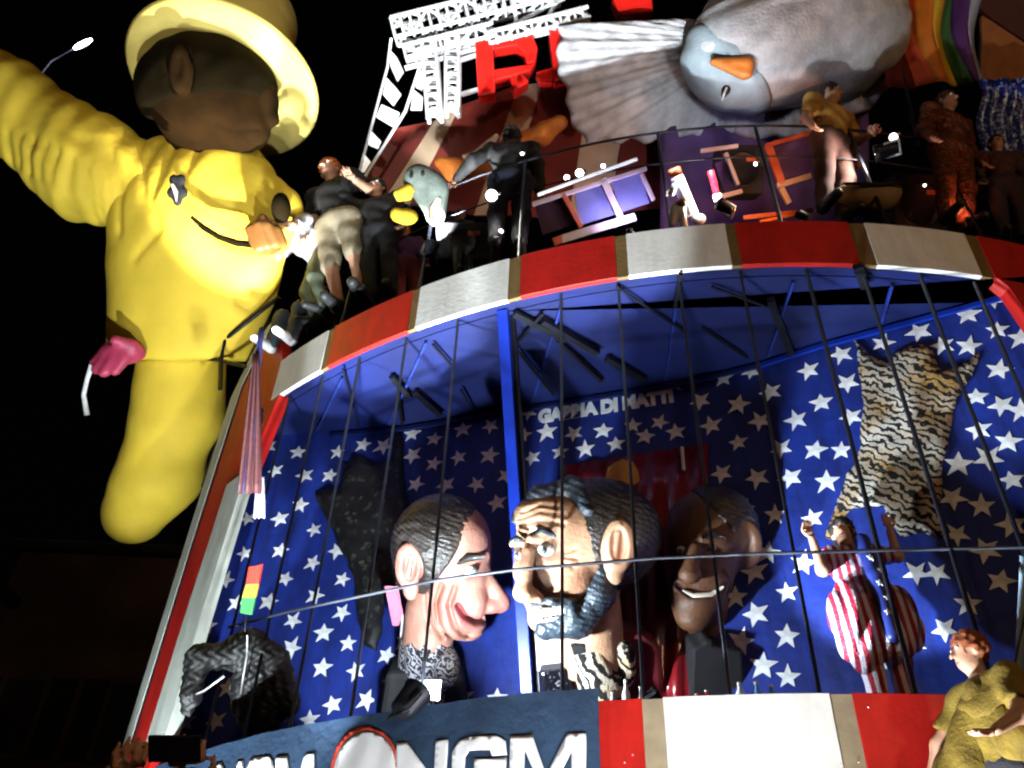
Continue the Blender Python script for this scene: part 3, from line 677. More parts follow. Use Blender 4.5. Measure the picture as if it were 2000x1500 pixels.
def beard(P):
    Q = lambda x, y, w: q3(h2, x, y, w)
    d = smin(14, cap(P, Q(1168, 1085, 78), Q(1162, 1140, 76), 16, 30), cap(P, Q(1160, 1140, 76), Q(1120, 1190, 78), 33, 34), cap(P, Q(1120, 1190, 78), Q(1062, 1206, 84), 30, 20))
    d = smin(7, d, cap(P, Q(1106, 1150, 110), Q(1112, 1180, 104), 11, 12), cap(P, Q(1036, 1152, 116), Q(1072, 1144, 122), 4.5, 6.5), cap(P, Q(1072, 1144, 122), Q(1106, 1150, 110), 6.5, 8))
    return d + strands(P, .8)
sculpt('beard', beard, (-135, -195, 20), (80, 25, 165), 2.6, PBLUE, h2, h2['s'])
ball_px(h2, 'eye', EYEW, (1063, 1053, 106), (16, 12, 13)); ball_px(h2, 'eye', EYEW, (1013, 1065, 92), (9, 10, 10))
ball_px(h2, 'iris', IRIS, (1058, 1054, 118), (6, 6.5, 4)); ball_px(h2, 'iris', IRIS, (1008, 1065, 101), (4.5, 5.5, 4))
tube_px(h2, 'eyebrow', PBLUE, [(1034, 1026, 116), (1052, 1016, 114), (1072, 1024, 108), (1086, 1036, 100)], [3, 5.5, 5.5, 2.5]); tube_px(h2, 'eyebrow', PBLUE, [(996, 1040, 98), (1008, 1032, 106), (1020, 1036, 110)], [3, 6, 3])
mb = MB(); 
for k in range(7):
    mb.box(p3(h2, 1042 + k * 9, 1170 - 1.2 * k + 1 * (k % 2), 110 - 1.5 * k), (8.4 * h2['s'], 16 * h2['s'], 10 * h2['s']))
mb.build('upper_teeth', TEETH, h2, bevel=0.006)
mb = MB()
for k in range(6): mb.box(p3(h2, 1046 + k * 9, 1187 - 1.2 * k, 100 - 1.5 * k), (8.4 * h2['s'], 6 * h2['s'], 9 * h2['s']))
mb.build('lower_teeth', TEETH, h2, bevel=0.006)
ZEBRA = fur('zebra_fur', (0.010, 0.009, 0.009), (0.62, 0.57, 0.50), (0.48, 0.36, 0.22), 5.5, 6.0, 'DIAGONAL', 0.46)
def scarf2(P):
    Q = lambda x, y, w: q3(h2, x, y, w)
    return smin(12, cap(P, Q(1140, 1265, 20), Q(1215, 1262, 30), 22, 20), cap(P, Q(1150, 1280, 40), Q(1170, 1335, 46), 34, 42), cap(P, Q(1215, 1270, 30), Q(1212, 1310, 30), 22, 24)) + 1.5 * np.sin(P[0] * .15 + P[1] * .1)
sculpt('zebra_scarf', scarf2, (-80, -325, -60), (140, -150, 120), 4, ZEBRA, h2, h2['s'])
mb = MB(); mb.prism(px(h2, (1040, 1170), (1078, 1222), (1108, 1232), (1112, 1300), (1090, 1310), (1050, 1312)), -0.10, -0.02); mb.build('white_collar', mat('lilac_white_cloth', (0.62, 0.56, 0.64), 0.8, 0.1, 8, 0.3), h2)
mb = MB(); mb.prism(px(h2, (1110, 1242), (1136, 1240), (1140, 1258), (1116, 1262)), 0.20, 0.26); mb.build('black_clasp', BLACK, h2, bevel=0.01)
SEQ = glitter('black_sequins', (0.006, 0.006, 0.010), (0.25, 0.26, 0.30), 60, 0.25, 0.3, 0.8)
mb = MB(); mb.prism(px(h2, (1054, 1300), (1112, 1294), (1120, 1350), (1140, 1400), (1060, 1400)), -0.05, 0.16); mb.build('sequined_sleeve', SEQ, h2, bevel=0.03)
mb = MB(); mb.prism(px(h2, (1118, 1262), (1150, 1236), (1250, 1232), (1290, 1262), (1305, 1480), (1090, 1480)), -0.38, 0.08); mb.build('body', mat('maroon_cloth', (0.10, 0.008, 0.012), 0.5, 0.2), h2, bevel=0.05)  # maroon body, made wide to block the sill floodlight and darken the wall behind

# --- brown head standing in the shadow of the bearded one
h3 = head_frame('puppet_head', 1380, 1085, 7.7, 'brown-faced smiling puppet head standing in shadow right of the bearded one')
def skull3(P):
    Q = lambda x, y, w: q3(h3, x, y, w)
    d = smin(26, ell(P, Q(1385, 1040, 0), (86, 84, 80)), ell(P, Q(1362, 1100, 24), (66, 92, 62)), ell(P, Q(1350, 1170, 34), (44, 48, 44)))
    d = smin(14, d, ell(P, Q(1385, 1120, 58), (28, 30, 22)), ell(P, Q(1318, 1125, 60), (18, 24, 18)), ell(P, Q(1345, 1200, 44), (30, 20, 28)))
    d = smax(8, d, -ell(P, Q(1372, 1056, 100), (22, 13, 22))); d = smax(8, d, -ell(P, Q(1320, 1062, 88), (16, 12, 20)))
    d = smin(9, d, cap(P, Q(1340, 1055, 84), Q(1326, 1098, 104), 11, 17), ell(P, Q(1328, 1102, 102), (20, 14, 16)), cap(P, Q(1355, 1036, 84), Q(1396, 1040, 74), 8, 7))
    d = d + groove(P, h3, [(1310, 1128), (1335, 1146), (1372, 1144), (1402, 1124)], 9, 4) + groove(P, h3, [(1390, 1098), (1410, 1120), (1404, 1146)], 5, 4)
    d = smin(18, d, cap(P, Q(1378, 1180, 0), Q(1378, 1290, 0), 44, 50))
    ear = smax(5, ell(P, Q(1446, 1056, 44), (30, 48, 15)), -ell(P, Q(1442, 1054, 60), (15, 32, 12)))
    return smin(7, d, ear)
def tint3(P):
    X, Y, Z = P; t = np.ones((len(X), 3))
    m = np.exp(-(line2(P, [(x - 1380, 1085 - y) for x, y in ((1310, 1130), (1335, 1148), (1372, 1146), (1402, 1126))]) / 8)**2) * (Z > 0)
    return t * (1 - m[:, None] * np.array([.5, .7, .6]))
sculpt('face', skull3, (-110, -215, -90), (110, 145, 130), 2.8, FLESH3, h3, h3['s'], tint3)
def hair3(P):
    s = ell(P, q3(h3, 1392, 1034, -4), (90, 86, 84)) + strands(P)
    return smax(6, smax(8, s, -(P[0] + 0.9 * (P[1] - 62) + 0 * P[2]) + 30), -ell(P, q3(h3, 1446, 1062, 56), (34, 56, 40)))
sculpt('hair', hair3, (-110, -60, -100), (120, 160, 100), 3.2, PHAIR, h3, h3['s'])
ball_px(h3, 'eye', EYEW, (1371, 1055, 76), (12, 8, 9)); ball_px(h3, 'eye', EYEW, (1318, 1062, 66), (9, 8, 9))
ball_px(h3, 'iris', IRIS, (1367, 1055, 83), (4, 5, 4)); ball_px(h3, 'iris', IRIS, (1315, 1062, 73), (3.5, 4.5, 4))
tube_px(h3, 'eyebrow', PHAIR, [(1350, 1034, 92), (1372, 1026, 90), (1398, 1036, 80)], [4, 6, 3])
tube_px(h3, 'teeth', TEETH, [(1318, 1133, 82), (1336, 1142, 88), (1370, 1141, 84), (1394, 1129, 74)], [3, 5, 5, 3])
mb = MB(); mb.prism(px(h3, (1330, 1232), (1348, 1225), (1352, 1216), (1366, 1216), (1368, 1228), (1420, 1236), (1435, 1420), (1322, 1420)), 0.06, 0.52); mb.build('body', BLACK, h3, bevel=0.04)

# --- black shaggy puppet, seen from behind, at the left end of the cage
dk = camspot('black_puppet', 480, 1330, 7.6, 'black shaggy puppet figure with outstretched arms at left end of cage', 'puppet')
def black1(P):
    Q = lambda x, y, w: q3(dk, x, y, w)
    d = smin(16, ell(P, Q(488, 1262, 0), (42, 34, 36)), ell(P, Q(512, 1350, 0), (62, 90, 46)), cap(P, Q(470, 1275, 10), Q(402, 1272, 40), 28, 22), cap(P, Q(402, 1272, 40), Q(398, 1330, 70), 22, 20), cap(P, Q(535, 1290, 0), Q(572, 1370, 20), 30, 22), cap(P, Q(400, 1335, 70), Q(392, 1362, 74), 18, 10))
    return d + 3 * np.sin(P[0] * .31 + 2 * np.sin(P[1] * .2)) * np.sin(P[1] * .27)
sculpt('body', black1, (-130, -130, -70), (130, 120, 110), 3.5, DARKFUR, dk, dk['s'])
tube_px(dk, 'wire', STEEL, [(495, 1230, 40), (500, 1262, 60), (494, 1300, 62), (488, 1335, 60)], 1.6); tube_px(dk, 'strap', STEEL, [(398, 1330, 92), (425, 1322, 80), (458, 1300, 62)], 2.2)
# three-colour lolly-shaped sign above it
pl = camspot('striped_sign', 490, 1155, 7.55, 'small red, yellow and green striped paddle sign on a stick', 'sign')
for nme, c, quad in (('red_part', (0.75, 0.03, 0.01), ((487, 1107), (513, 1102), (506, 1140), (482, 1140))), ('yellow_part', (0.80, 0.42, 0.02), ((482, 1140), (506, 1140), (500, 1166), (474, 1166))), ('green_part', (0.03, 0.30, 0.06), ((474, 1166), (500, 1166), (493, 1200), (470, 1196)))):
    mb = MB(); mb.prism(px(pl, *quad), -0.02, 0.02); mb.build(nme, mat('sign_' + nme, c, 0.5, 0.1), pl)
tube_px(pl, 'stick', DARKM, [(482, 1198, 0), (478, 1240, 0), (470, 1330, 0)], 2)
# white box lamp, bottles and cups just above the sill
wb = camspot('white_box', 838, 1350, 6.5, 'small white box below the clean-shaven puppet head', 'box')
mb = MB(); mb.box((0, 0, 0), (0.17, 0.09, 0.14)); mb.build('box', mat('white_plastic', (0.75, 0.76, 0.78), 0.4, 0.03), wb, bevel=0.01); mb = MB(); mb.box((0, 0.052, 0), (0.178, 0.012, 0.148)); mb.build('lid', mat('grey_plastic', (0.4, 0.42, 0.46), 0.4, 0.03), wb)
CUPB = mat('blue_plastic', (0.12, 0.35, 0.75), 0.25, 0.1); CUPC = mat('clear_plastic', (0.6, 0.63, 0.68), 0.15, 0.1); CUPR = mat('red_plastic', (0.5, 0.02, 0.03), 0.3, 0.1)
def bottle(a, m, h, r, label):
    p = cyl(a, Z0 + 0.014, FR - 0.28); e = empty('bottle', p, None, label, 'bottle', 'bottles and cups on the sill')
    mb = MB(); mb.lathe([(0.01, 0), (r, 0), (r, h * .6), (r * .45, h * .82), (r * .4, h)], 14); mb.build('body', m, e, True)
    mb = MB(); mb.lathe([(0.005, h * .985), (r * .46, h * .985), (r * .46, h * 1.1), (0.005, h * 1.1)], 12); mb.build('cap', WHITE, e, True)
for a, m, h, r, lb in ((-17.1, CUPC, .13, .02, 'slim clear bottle left of the zebra scarf'), (-16.4, CUPC, .2, .028, 'tall clear bottle right under the zebra scarf'), (-15.7, CUPC, .15, .018, 'slim clear bottle before the maroon curtain'), (-13.0, CUPR, .09, .02, 'leftmost small red bottle on the sill'), (-12.5, CUPR, .11, .024, 'larger red bottle on the sill'), (-12.0, CUPR, .07, .018, 'rightmost small red bottle on the sill'),
        (-10.9, CUPC, .15, .03, 'clear bottle left of the blue bottles'), (-10.1, CUPB, .15, .034, 'left one of two blue bottles on the sill'), (-9.4, CUPB, .13, .03, 'right one of two blue bottles on the sill')): bottle(a, m, h, r, lb)
# folded flag hanging over the left corner
fl = empty('hanging_flag', at_d(495, 900, 7.3), CR, 'folded dark red and blue flag hanging over the left pillar', 'flag'); fl['s'] = 7.3 / FPX; fl['ox'] = 495.0; fl['oy'] = 900.0
def drape(e, name, m, top, bot, w0, w1, folds, D0=0.0, amp=3):
    rings = []; n = 12
    for k in range(n + 1):
        t = k / n; cx = top[0] + (bot[0] - top[0]) * t; cy = top[1] + (bot[1] - top[1]) * t; w = w0 + (w1 - w0) * t
        rings.append([p3(e, cx + w * (i / 16 - .5), cy + 2 * math.sin(i), D0 + amp * math.sin(i / 16 * folds * 6.28 + t * 2)) for i in range(17)])
    mb = MB(); mb.loft(rings, False, False); o = mb.build(name, m, e, True); s = o.modifiers.new('thick', 'SOLIDIFY'); s.thickness = 0.006; return o
drape(fl, 'red_cloth', mat('dark_red_cloth', (0.03, 0.0015, 0.002), 0.7, 0.2, 6, 0.3), (503, 690), (490, 962), 10, 44, 2.5, 8, 6)
drape(fl, 'blue_cloth', mat('navy_cloth', (0.012, 0.012, 0.07), 0.7, 0.2, 6, 0.3), (512, 640), (478, 960), 8, 26, 2, 2, 4)
drape(fl, 'white_cloth', mat('white_flag_cloth', (0.14, 0.14, 0.18), 0.7, 0.1, 6, 0.3), (508, 930), (505, 1012), 12, 22, 1.5, -4, 3)
# ================================================================== yellow giant beside the float
YEL = mat('yellow_papier_mache', (0.72, 0.51, 0.045), 0.7, 0.14, 1.6, 0.4, 0, 0, 0.25)
YHAT = mat('yellow_hat_felt', (0.78, 0.62, 0.16), 0.7, 0.06, 4, 0.15)
DBRN = mat('dark_brown_paint', (0.007, 0.0045, 0.0012), 0.95, 0.3, 3, 0.15, 0, 0, 0.05); MBRN = mat('brown_paint', (0.13, 0.055, 0.014), 0.45, 0.25, 3, 0.15)
gi = camspot('yellow_giant', 370, 500, 11.6, 'giant yellow figure with yellow top hat and dark face, one arm stretched left', 'giant figure')
def torso(P):
    Q = lambda x, y, w: q3(gi, x, y, w)
    P = (P[0], P[1], P[2] * 1.35); d = smin(50, cap(P, Q(388, 440, 0), Q(366, 640, 0), 172, 152), cap(P, Q(330, 350, 0), Q(440, 345, 0), 70, 76))
    d = smin(40, d, cap(P, Q(470, 365, 60), Q(556, 428, 95), 66, 46), cap(P, Q(556, 428, 95), Q(480, 560, 60), 46, 70))
    d = smax(10, d, -(P[1] - (500 - 706)))
    for pts in ([(335, 300), (322, 360), (330, 420)], [(372, 310), (360, 370), (340, 430)], [(290, 300), (278, 360), (275, 470)], [(420, 320), (400, 380)], [(310, 520), (360, 470), (350, 430)]): d = d + groove(P, gi, pts, 7, 7)
    return d + groove(P, gi, [(440, 458), (470, 486), (505, 500), (545, 504)], 8, 5) + 1.6 * np.sin(P[0] * .045 + 2.5 * np.sin(P[1] * .021) + P[1] * .02) + 1.0 * np.sin(P[0] * .10 - P[1] * .06 + 2 * np.sin(P[0] * .03)) * (P[1] > 0)
tor = sculpt('torso', torso, (-200, -215, -190), (260, 250, 190), 6.5, YEL, gi, gi['s'])
def arm(P):
    Q = lambda x, y, w: q3(gi, x, y, w)
    d = smin(40, cap(P, Q(310, 385, 10), Q(180, 330, 10), 85, 98), cap(P, Q(180, 330, 10), Q(20, 205, 10), 98, 82), cap(P, Q(20, 205, 10), Q(-220, 60, 10), 82, 66)) + 2.5 * np.sin(P[0] * .075 + P[1] * .03 + 2 * np.sin(P[1] * .035)) + 1.5 * np.sin(P[0] * .13 - P[1] * .05)
    for k in range(7):
        x = 60 + 26 * k; d = d + groove(P, gi, [(x - 10, 330 + 12 * k), (x + 10, 280 + 10 * k)], 6, 6, -200)
    for k in range(4): d = d + groove(P, gi, [(205 + 16 * k, 300), (225 + 16 * k, 380), (205 + 20 * k, 450)], 6, 7, -200)
    return d
sculpt('arm', arm, (-680, -70, -130), (60, 520, 140), 6.5, YEL, gi, gi['s'])
sculpt('hand', lambda P: smin(18, ell(P, q3(gi, -265, 35, 10), (60, 58, 48)), *[cap(P, q3(gi, -290, 10 + 26 * k, 10), q3(gi, -390 + 8 * abs(k - 1), -25 + 36 * k, 20), 19, 14) for k in range(4)], cap(P, q3(gi, -250, 80, 20), q3(gi, -285, 135, 30), 20, 15)), (-800, 330, -80), (-560, 580, 110), 6, DBRN, gi, gi['s'])
def leg(P):
    Q = lambda x, y, w: q3(gi, x, y, w)
    return smax(8, smin(40, cap(P, Q(352, 690, -10), Q(345, 800, -10), 84, 80), cap(P, Q(345, 800, -10), Q(306, 930, -10), 80, 74), cap(P, Q(306, 930, -10), Q(258, 1000, -10), 74, 62)), P[1] - (500 - 700)) + 1.5 * np.sin(P[1] * .06)
sculpt('leg', leg, (-200, -590, -110), (90, -180, 90), 6, YEL, gi, gi['s'])
# head
AX = Vector((0.105, 0.82, -0.56)).normalized(); HB = Vector((437 - 370, 500 - 172, 10))
hm = AX.to_track_quat('Z', 'Y').to_matrix()
def headg(P):
    Q = lambda x, y, w: q3(gi, x, y, w)
    d = smin(26, ell(P, Q(430, 205, 60), (118, 96, 96)), ell(P, Q(448, 256, 74), (98, 54, 72)), ell(P, Q(500, 286, 84), (46, 32, 40)), cap(P, Q(415, 270, 20), Q(410, 330, 0), 74, 80))
    d = smin(12, d, ell(P, Q(540, 222, 70), (22, 40, 30)), cap(P, Q(548, 232, 76), Q(556, 258, 82), 10, 12))
    ear = smax(5, ell(P, Q(412, 192, 162), (20, 44, 14)), -ell(P, Q(414, 190, 178), (9, 30, 10)))
    return smin(8, d, ear) + groove(P, gi, [(468, 280), (500, 292), (535, 284)], 3, 5)
HBR = mat('dark_skin_paint', (0.017, 0.008, 0.002), 0.9, 0.3, 3, 0.2, 0, 0, 0.06)
hd = sculpt('head', headg, (-110, 130, -90), (210, 430, 215), 5, HBR, gi, gi['s'])
def hairg(P):
    Q = lambda x, y, w: q3(gi, x, y, w)
    d = ell(P, Q(424, 198, 58), (132, 108, 108)) + 1.0 * np.sin(P[0] * .10 + 2 * np.sin(P[1] * .05))
    d = smax(10, d, -(P[1] - (500 - 236) - 0.10 * (P[0] - 60)))
    return smax(8, d, -ell(P, Q(412, 194, 170), (24, 48, 46)))
sculpt('hair', hairg, (-100, 180, -70), (210, 440, 185), 5, DBRN, hd, gi['s'])
hc = Vector((-0.07, 0.80, -0.60)).normalized().to_track_quat('Z', 'Y').to_matrix()
def hatpart(prof, name, m, n=56, ax=None):
    mb = MB(); mb.lathe([(r * gi['s'], z * gi['s']) for r, z in prof], n, HB * gi['s'], ax or hm); return mb.build(name, m, gi, True)
ht = hatpart([(60, 2), (110, -6), (160, -4), (180, 3), (186, 10), (182, 16), (160, 12), (118, 8), (60, 8)], 'hat_brim', YHAT)
hatpart([(112, 8), (114, 60), (119, 140), (126, 230), (122, 240), (60, 246), (2, 248)], 'hat_crown', YHAT, 56, hc)
hatpart([(113, 9), (117, 12), (118, 40), (114, 44)], 'hat_band', DBRN, 56, hc)
for k in (0,):
    sculpt('fist', lambda P: smin(9, ell(P, q3(gi, 562, 492, 150), (33, 28, 30)), cap(P, q3(gi, 540, 478, 172), q3(gi, 556, 512, 178), 10, 9), cap(P, q3(gi, 556, 472, 176), q3(gi, 572, 508, 180), 10, 9), cap(P, q3(gi, 572, 472, 174), q3(gi, 586, 504, 174), 9, 8), cap(P, q3(gi, 586, 478, 166), q3(gi, 596, 502, 164), 8, 8), cap(P, q3(gi, 538, 470, 150), q3(gi, 560, 458, 168), 10, 9)), (140, -50, 90), (250, 60, 200), 3.5, MBRN, gi, gi['s'])
ball_px(gi, 'cuff_hole', DBRN, (588, 436, 150), (17, 28, 22))
sculpt('button_flower', lambda P: smin(6, *[ell(P, q3(gi, 413 + 11 * math.sin(k * 1.26), 408 + 20 * math.cos(k * 1.26), 176), (8, 10, 6)) for k in range(5)], ell(P, q3(gi, 413, 410, 174), (11, 15, 8))), (15, 50, 150), (75, 130, 200), 2.5, BLACK, gi, gi['s'])
tube_px(gi, 'flower_stripe', EYEW, [(407, 402, 184), (414, 416, 187), (414, 432, 184)], [2, 4, 2])
tube_px(gi, 'cord', DBRN, [(436, 456, 172), (456, 474, 170), (482, 490, 166), (512, 500, 162), (545, 504, 160)], [3, 5, 5, 6, 6])
sculpt('pink_hand', lambda P: smin(8, ell(P, q3(gi, 294, 692, 120), (40, 23, 30)), cap(P, q3(gi, 270, 688, 125), q3(gi, 248, 712, 135), 13, 9), cap(P, q3(gi, 274, 700, 135), q3(gi, 256, 724, 145), 12, 9), cap(P, q3(gi, 288, 706, 142), q3(gi, 272, 730, 150), 12, 9), cap(P, q3(gi, 304, 706, 142), q3(gi, 292, 728, 150), 11, 8), cap(P, q3(gi, 317, 680, 135), q3(gi, 292, 672, 150), 11, 9)), (-148, -260, 70), (-18, -150, 190), 4, mat('magenta_paint', (0.40, 0.04, 0.09), 0.45, 0.15), gi, gi['s'])
tube_px(gi, 'white_tube', STARW, [(246, 716, 140), (238, 742, 142), (232, 770, 142), (237, 806, 140)], [5, 4, 4, 5])
# post and bracket that carry the giant, joined to the float behind it
mb = MB(); b0 = p3(gi, 440, 640, -60); mb.tube([b0, p3(gi, 560, 660, -60), p3(gi, 700, 640, -80)], 0.12, 10); mb.build('carrying_arm', DARKM, gi, True)

# ================================================================== striped boards behind the upper deck
SB = camspot('striped_backdrop', 950, 280, 12.2, 'dark red and cream striped boards slanting behind the upper deck', 'backdrop')
DRED = mat('dark_red_boards', (0.17, 0.015, 0.008), 0.6, 0.2, 3, 0.2)
cuts_t = [(772, 250), (848, 235), (900, 205), (1012, 165), (1060, 160), (1160, 110), (1240, 90), (1360, 60)]
cuts_b = [(690, 372), (752, 385), (800, 400), (925, 420), (985, 420), (1110, 430), (1190, 420), (1330, 400)]
for i in range(len(cuts_t) - 1):
    mb = MB(); z = 0.02 * (i % 2); mb.prism(px(SB, cuts_b[i], cuts_b[i + 1], cuts_t[i + 1], cuts_t[i]), -0.06 - z, -z); mb.build('board', (DRED, CREAM)[i % 2], SB, bevel=0.008)
# ================================================================== letter sign on a truss
TR = camspot('truss_sign', 900, 130, 11.6, 'silver lattice truss sign with T and red block letters above the deck', 'sign')
TRM = mat('aluminium_truss', (0.78, 0.78, 0.78), 0.3, 0.08, 9, 0.05, 0.3)
def truss(a, b, w, d, bays, parent, name):
    """box truss between two points of the sign's frame: four chords, crossed lacing"""
    a, b = Vector(a), Vector(b); ax = (b - a).normalized(); s = Vector((0, 0, 1)); u = ax.cross(s).normalized()
    mb = MB(); cs = [u * w / 2 + s * d / 2, -u * w / 2 + s * d / 2, -u * w / 2 - s * d / 2, u * w / 2 - s * d / 2]
    for c in cs: mb.tube([a + c, b + c], 0.028, 6)
    for k in range(bays):
        p, q = a.lerp(b, k / bays), a.lerp(b, (k + 1) / bays)
        for i in range(4):
            c0, c1 = cs[i], cs[(i + 1) % 4]; mb.tube([p + c0, p + c1], 0.02, 5)
            mb.tube([p + (c0 if k % 2 else c1), q + (c1 if k % 2 else c0)], 0.02, 5)
            mb.bar(p.lerp(q, .5) + c0 + Vector((0, 0, .01)), p.lerp(q, .5) + c1, 0.035, 0.06)
    return mb.build(name, TRM, parent, False)
T3 = lambda x, y, w=0: p3(TR, x, y, w)
truss(T3(770, 62), T3(1090, -18), 0.26, 0.30, 9, TR, 'top_truss'); truss(T3(792, 106), T3(965, 62), 0.16, 0.2, 5, TR, 'second_truss')
truss(T3(955, 78), T3(1150, 28), 0.14, 0.16, 7, TR, 'second_truss'); truss(T3(838, 84), T3(850, 236), 0.17, 0.2, 5, TR, 'stem_truss'); truss(T3(884, 74), T3(884, 226), 0.16, 0.2, 5, TR, 'stem_truss')
for x0, y0, x1, y1 in ((790, 130, 930, 92), (898, 182, 940, 170), (895, 115, 930, 104), (985, 55, 1105, -10), (1005, 0, 1010, 60), (965, 75, 1120, 40), (1070, 30, 1100, -20)):
    mb = MB(); mb.bar(T3(x0, y0, -10), T3(x1, y1, -10), 0.05, 0.05); mb.build('cross_bar', TRM, TR)
# slanting side truss with flat lacing plates
mb = MB(); mb.tube([T3(764, 75), T3(757, 130), T3(695, 362)], 0.018, 6); mb.tube([T3(822, 118, -10), T3(790, 215, -10), T3(705, 352, -10)], 0.022, 6); mb.build('side_chord', TRM, TR, True)
for q in (((762, 98), (775, 112), (788, 140), (776, 158), (763, 130)), ((755, 152), (770, 168), (783, 184), (768, 206), (748, 184)), ((745, 204), (780, 220), (772, 250), (735, 228)), ((725, 256), (744, 276), (738, 290), (718, 282)), ((712, 302), (724, 316), (712, 336), (700, 338)), ((808, 175), (826, 190), (824, 214), (802, 214)), ((826, 128), (836, 150), (824, 176), (812, 170))):
    mb = MB(); mb.prism(px(TR, *q), -0.04, 0.0); mb.build('plate', TRM, TR)
RGL = mat('red_gloss', (0.55, 0.012, 0.008), 0.25, 0.15, 3, 0.1)
def pxl(*pts): return px(TR, *pts)
mb = MB()
mb.prism(pxl((928, 84), (962, 74), (968, 184), (934, 190)), -0.30, 0.06); mb.prism(pxl((962, 74), (1010, 64), (1040, 72), (1050, 96), (1046, 124), (1028, 128), (1024, 106), (1008, 92), (964, 100)), -0.30, 0.055); mb.prism(pxl((964, 138), (1028, 128), (1046, 124), (1036, 140), (1000, 152), (966, 160)), -0.30, 0.05); mb.prism(pxl((994, 150), (1018, 142), (1034, 160), (1004, 182)), -0.30, 0.045)
mb.build('letter', RGL, TR, bevel=0.02)
mb = MB(); mb.prism(pxl((1072, 52), (1112, 40), (1118, 150), (1082, 160)), -0.30, 0.02); mb.prism(pxl((1046, 140), (1082, 130), (1080, 158), (1056, 158)), -0.28, 0.0); mb.build('letter', RGL, TR, bevel=0.02)
mb = MB(); mb.prism(pxl((1196, -6), (1272, -20), (1276, 24), (1210, 30)), -0.30, 0.02); mb.build('letter', RGL, TR, bevel=0.02)

# ================================================================== giant white bird
bd = camspot('giant_bird', 1540, 110, 11.2, 'giant grey-white dove with spread scalloped wing and orange beak over the deck', 'bird figure')
FEA = mat('grey_white_feathers', (0.50, 0.50, 0.52), 0.85, 0.25, 5, 0.5); FEA2 = mat('lilac_grey_feathers', (0.36, 0.34, 0.39), 0.85, 0.3, 6, 0.5)
BPALE = mat('pale_blue_lit_down', (0.30, 0.36, 0.40), 0.7, 0.15, 5, 0.4)  # lamp glow on the breast edge, put into the feather colour
def bird(P):
    Q = lambda x, y, w: q3(bd, x, y, w)
    d = smin(60, ell(P, Q(1570, 60, 0), (200, 150, 150)), ell(P, Q(1450, 128, 62), (124, 100, 97)))
    return d + 1.5 * np.sin(P[0] * .05 - P[1] * .11 + 2 * np.sin(P[1] * .05))
sculpt('body', bird, (-260, -170, -190), (290, 280, 220), 6, FEA, bd, bd['s'])
sculpt('breast', lambda P: smax(8, ell(P, q3(bd, 1448, 136, 60), (128, 104, 96)) + 2 * np.sin(P[0] * .11 + P[1] * .09), (P[1] - (36 - 1.15 * (P[0] + 190)) - 2) * .6), (-250, -180, -60), (150, 150, 190), 5, BPALE, bd, bd['s'])
BEAK = mat('orange_beak', (0.46, 0.13, 0.02), 0.5, 0.2, 5, 0.2)
sculpt('beak', lambda P: smin(6, cap(P, q3(bd, 1362, 172, 140), q3(bd, 1418, 180, 148), 7, 15), cap(P, q3(bd, 1418, 180, 148), q3(bd, 1420, 200, 156), 13, 7), cap(P, q3(bd, 1372, 178, 142), q3(bd, 1412, 198, 152), 6, 10)), (-205, -125, 100), (-95, -30, 190), 3, BEAK, bd, bd['s'])
def feather(e, root, tip, w, m, z, name='feather', parent=None, curl=0.0):
    a, b = Vector(root), Vector(tip); d = b - a; n = Vector((-d.y, d.x)).normalized(); pts = []; k = 9
    for i in range(k + 1):
        t = i / k; pts.append((t, w * (0.55 + 0.45 * t)))
    arcp = [(1 + 0.5 * w / d.length * math.sin(q), w * math.cos(q)) for q in [math.pi * j / 8 for j in range(1, 8)]]
    pr = pts + arcp + [(t, -ww) for t, ww in reversed(pts)]
    top = []; bot = []
    for t, ww in pr:
        p = a + d * t + n * ww * .5; zz = z + curl * t * t - abs(ww) / w * 2.5
        top.append(p3(e, p.x, p.y, zz + 3)); bot.append(p3(e, p.x, p.y, zz - 3))
    c1 = [p3(e, (a + d * t).x, (a + d * t).y, z + curl * t * t + 7) for t in (0.0, 0.33, 0.66, 1.0)]
    N = len(pr); F = [tuple(range(N - 1, -1, -1)), tuple(range(N, 2 * N))] + [(i, (i + 1) % N, N + (i + 1) % N, N + i) for i in range(N)]
    mb = MB(); mb.add(bot + top, F)
    return mb.build(name, m, parent or e, False)
def wingf(P):
    X, Y = P[0] + 1540, 110 - P[1]                       # picture position
    th = np.arctan2(Y - 70, 1470 - X); rr = np.hypot(X - 1470, Y - 70)
    sc = 10 * np.abs(np.sin(th * 11 + .4)) + 3 * np.sin(th * 47)
    edge = np.maximum(np.maximum(rr - (372 + sc), (26 + 0.02 * (1400 - X)) - Y), Y - (262 + 6 * np.sin(X * .11) - 0.0009 * np.maximum(X - 1300, 0)**2))
    rid = 1.7 * np.sin(th * 42) * np.clip(rr / 300, 0, 1) + 1.6 * np.sin(th * 97 + rr * .02) + 1.2 * np.sin(rr * .12 + 2 * np.sin(th * 20))
    mid = -20 - 0.00035 * (X - 1330)**2 - 0.0012 * (Y - 120)**2
    return smax(9, smax(9, edge, np.abs(P[2] - mid - rid) - 13), X - 1540)
sculpt('wing', wingf, (-480, -170, -130), (10, 110, 40), 3.6, FEA, bd, bd['s'])
def wing2(P):
    X, Y = P[0] + 1540, 110 - P[1]; th = np.arctan2(Y + 40, X - 1520); rr = np.hypot(X - 1520, Y + 40)
    edge = np.maximum(rr - (300 + 10 * np.abs(np.sin(th * 12))), -(Y - 60)); rid = 3 * np.sin(th * 40) + 1.4 * np.sin(th * 90)
    return smax(9, smax(9, edge, np.abs(P[2] + 10 + 0.0009 * (X - 1600)**2 - rid) - 12), 1440 - X)
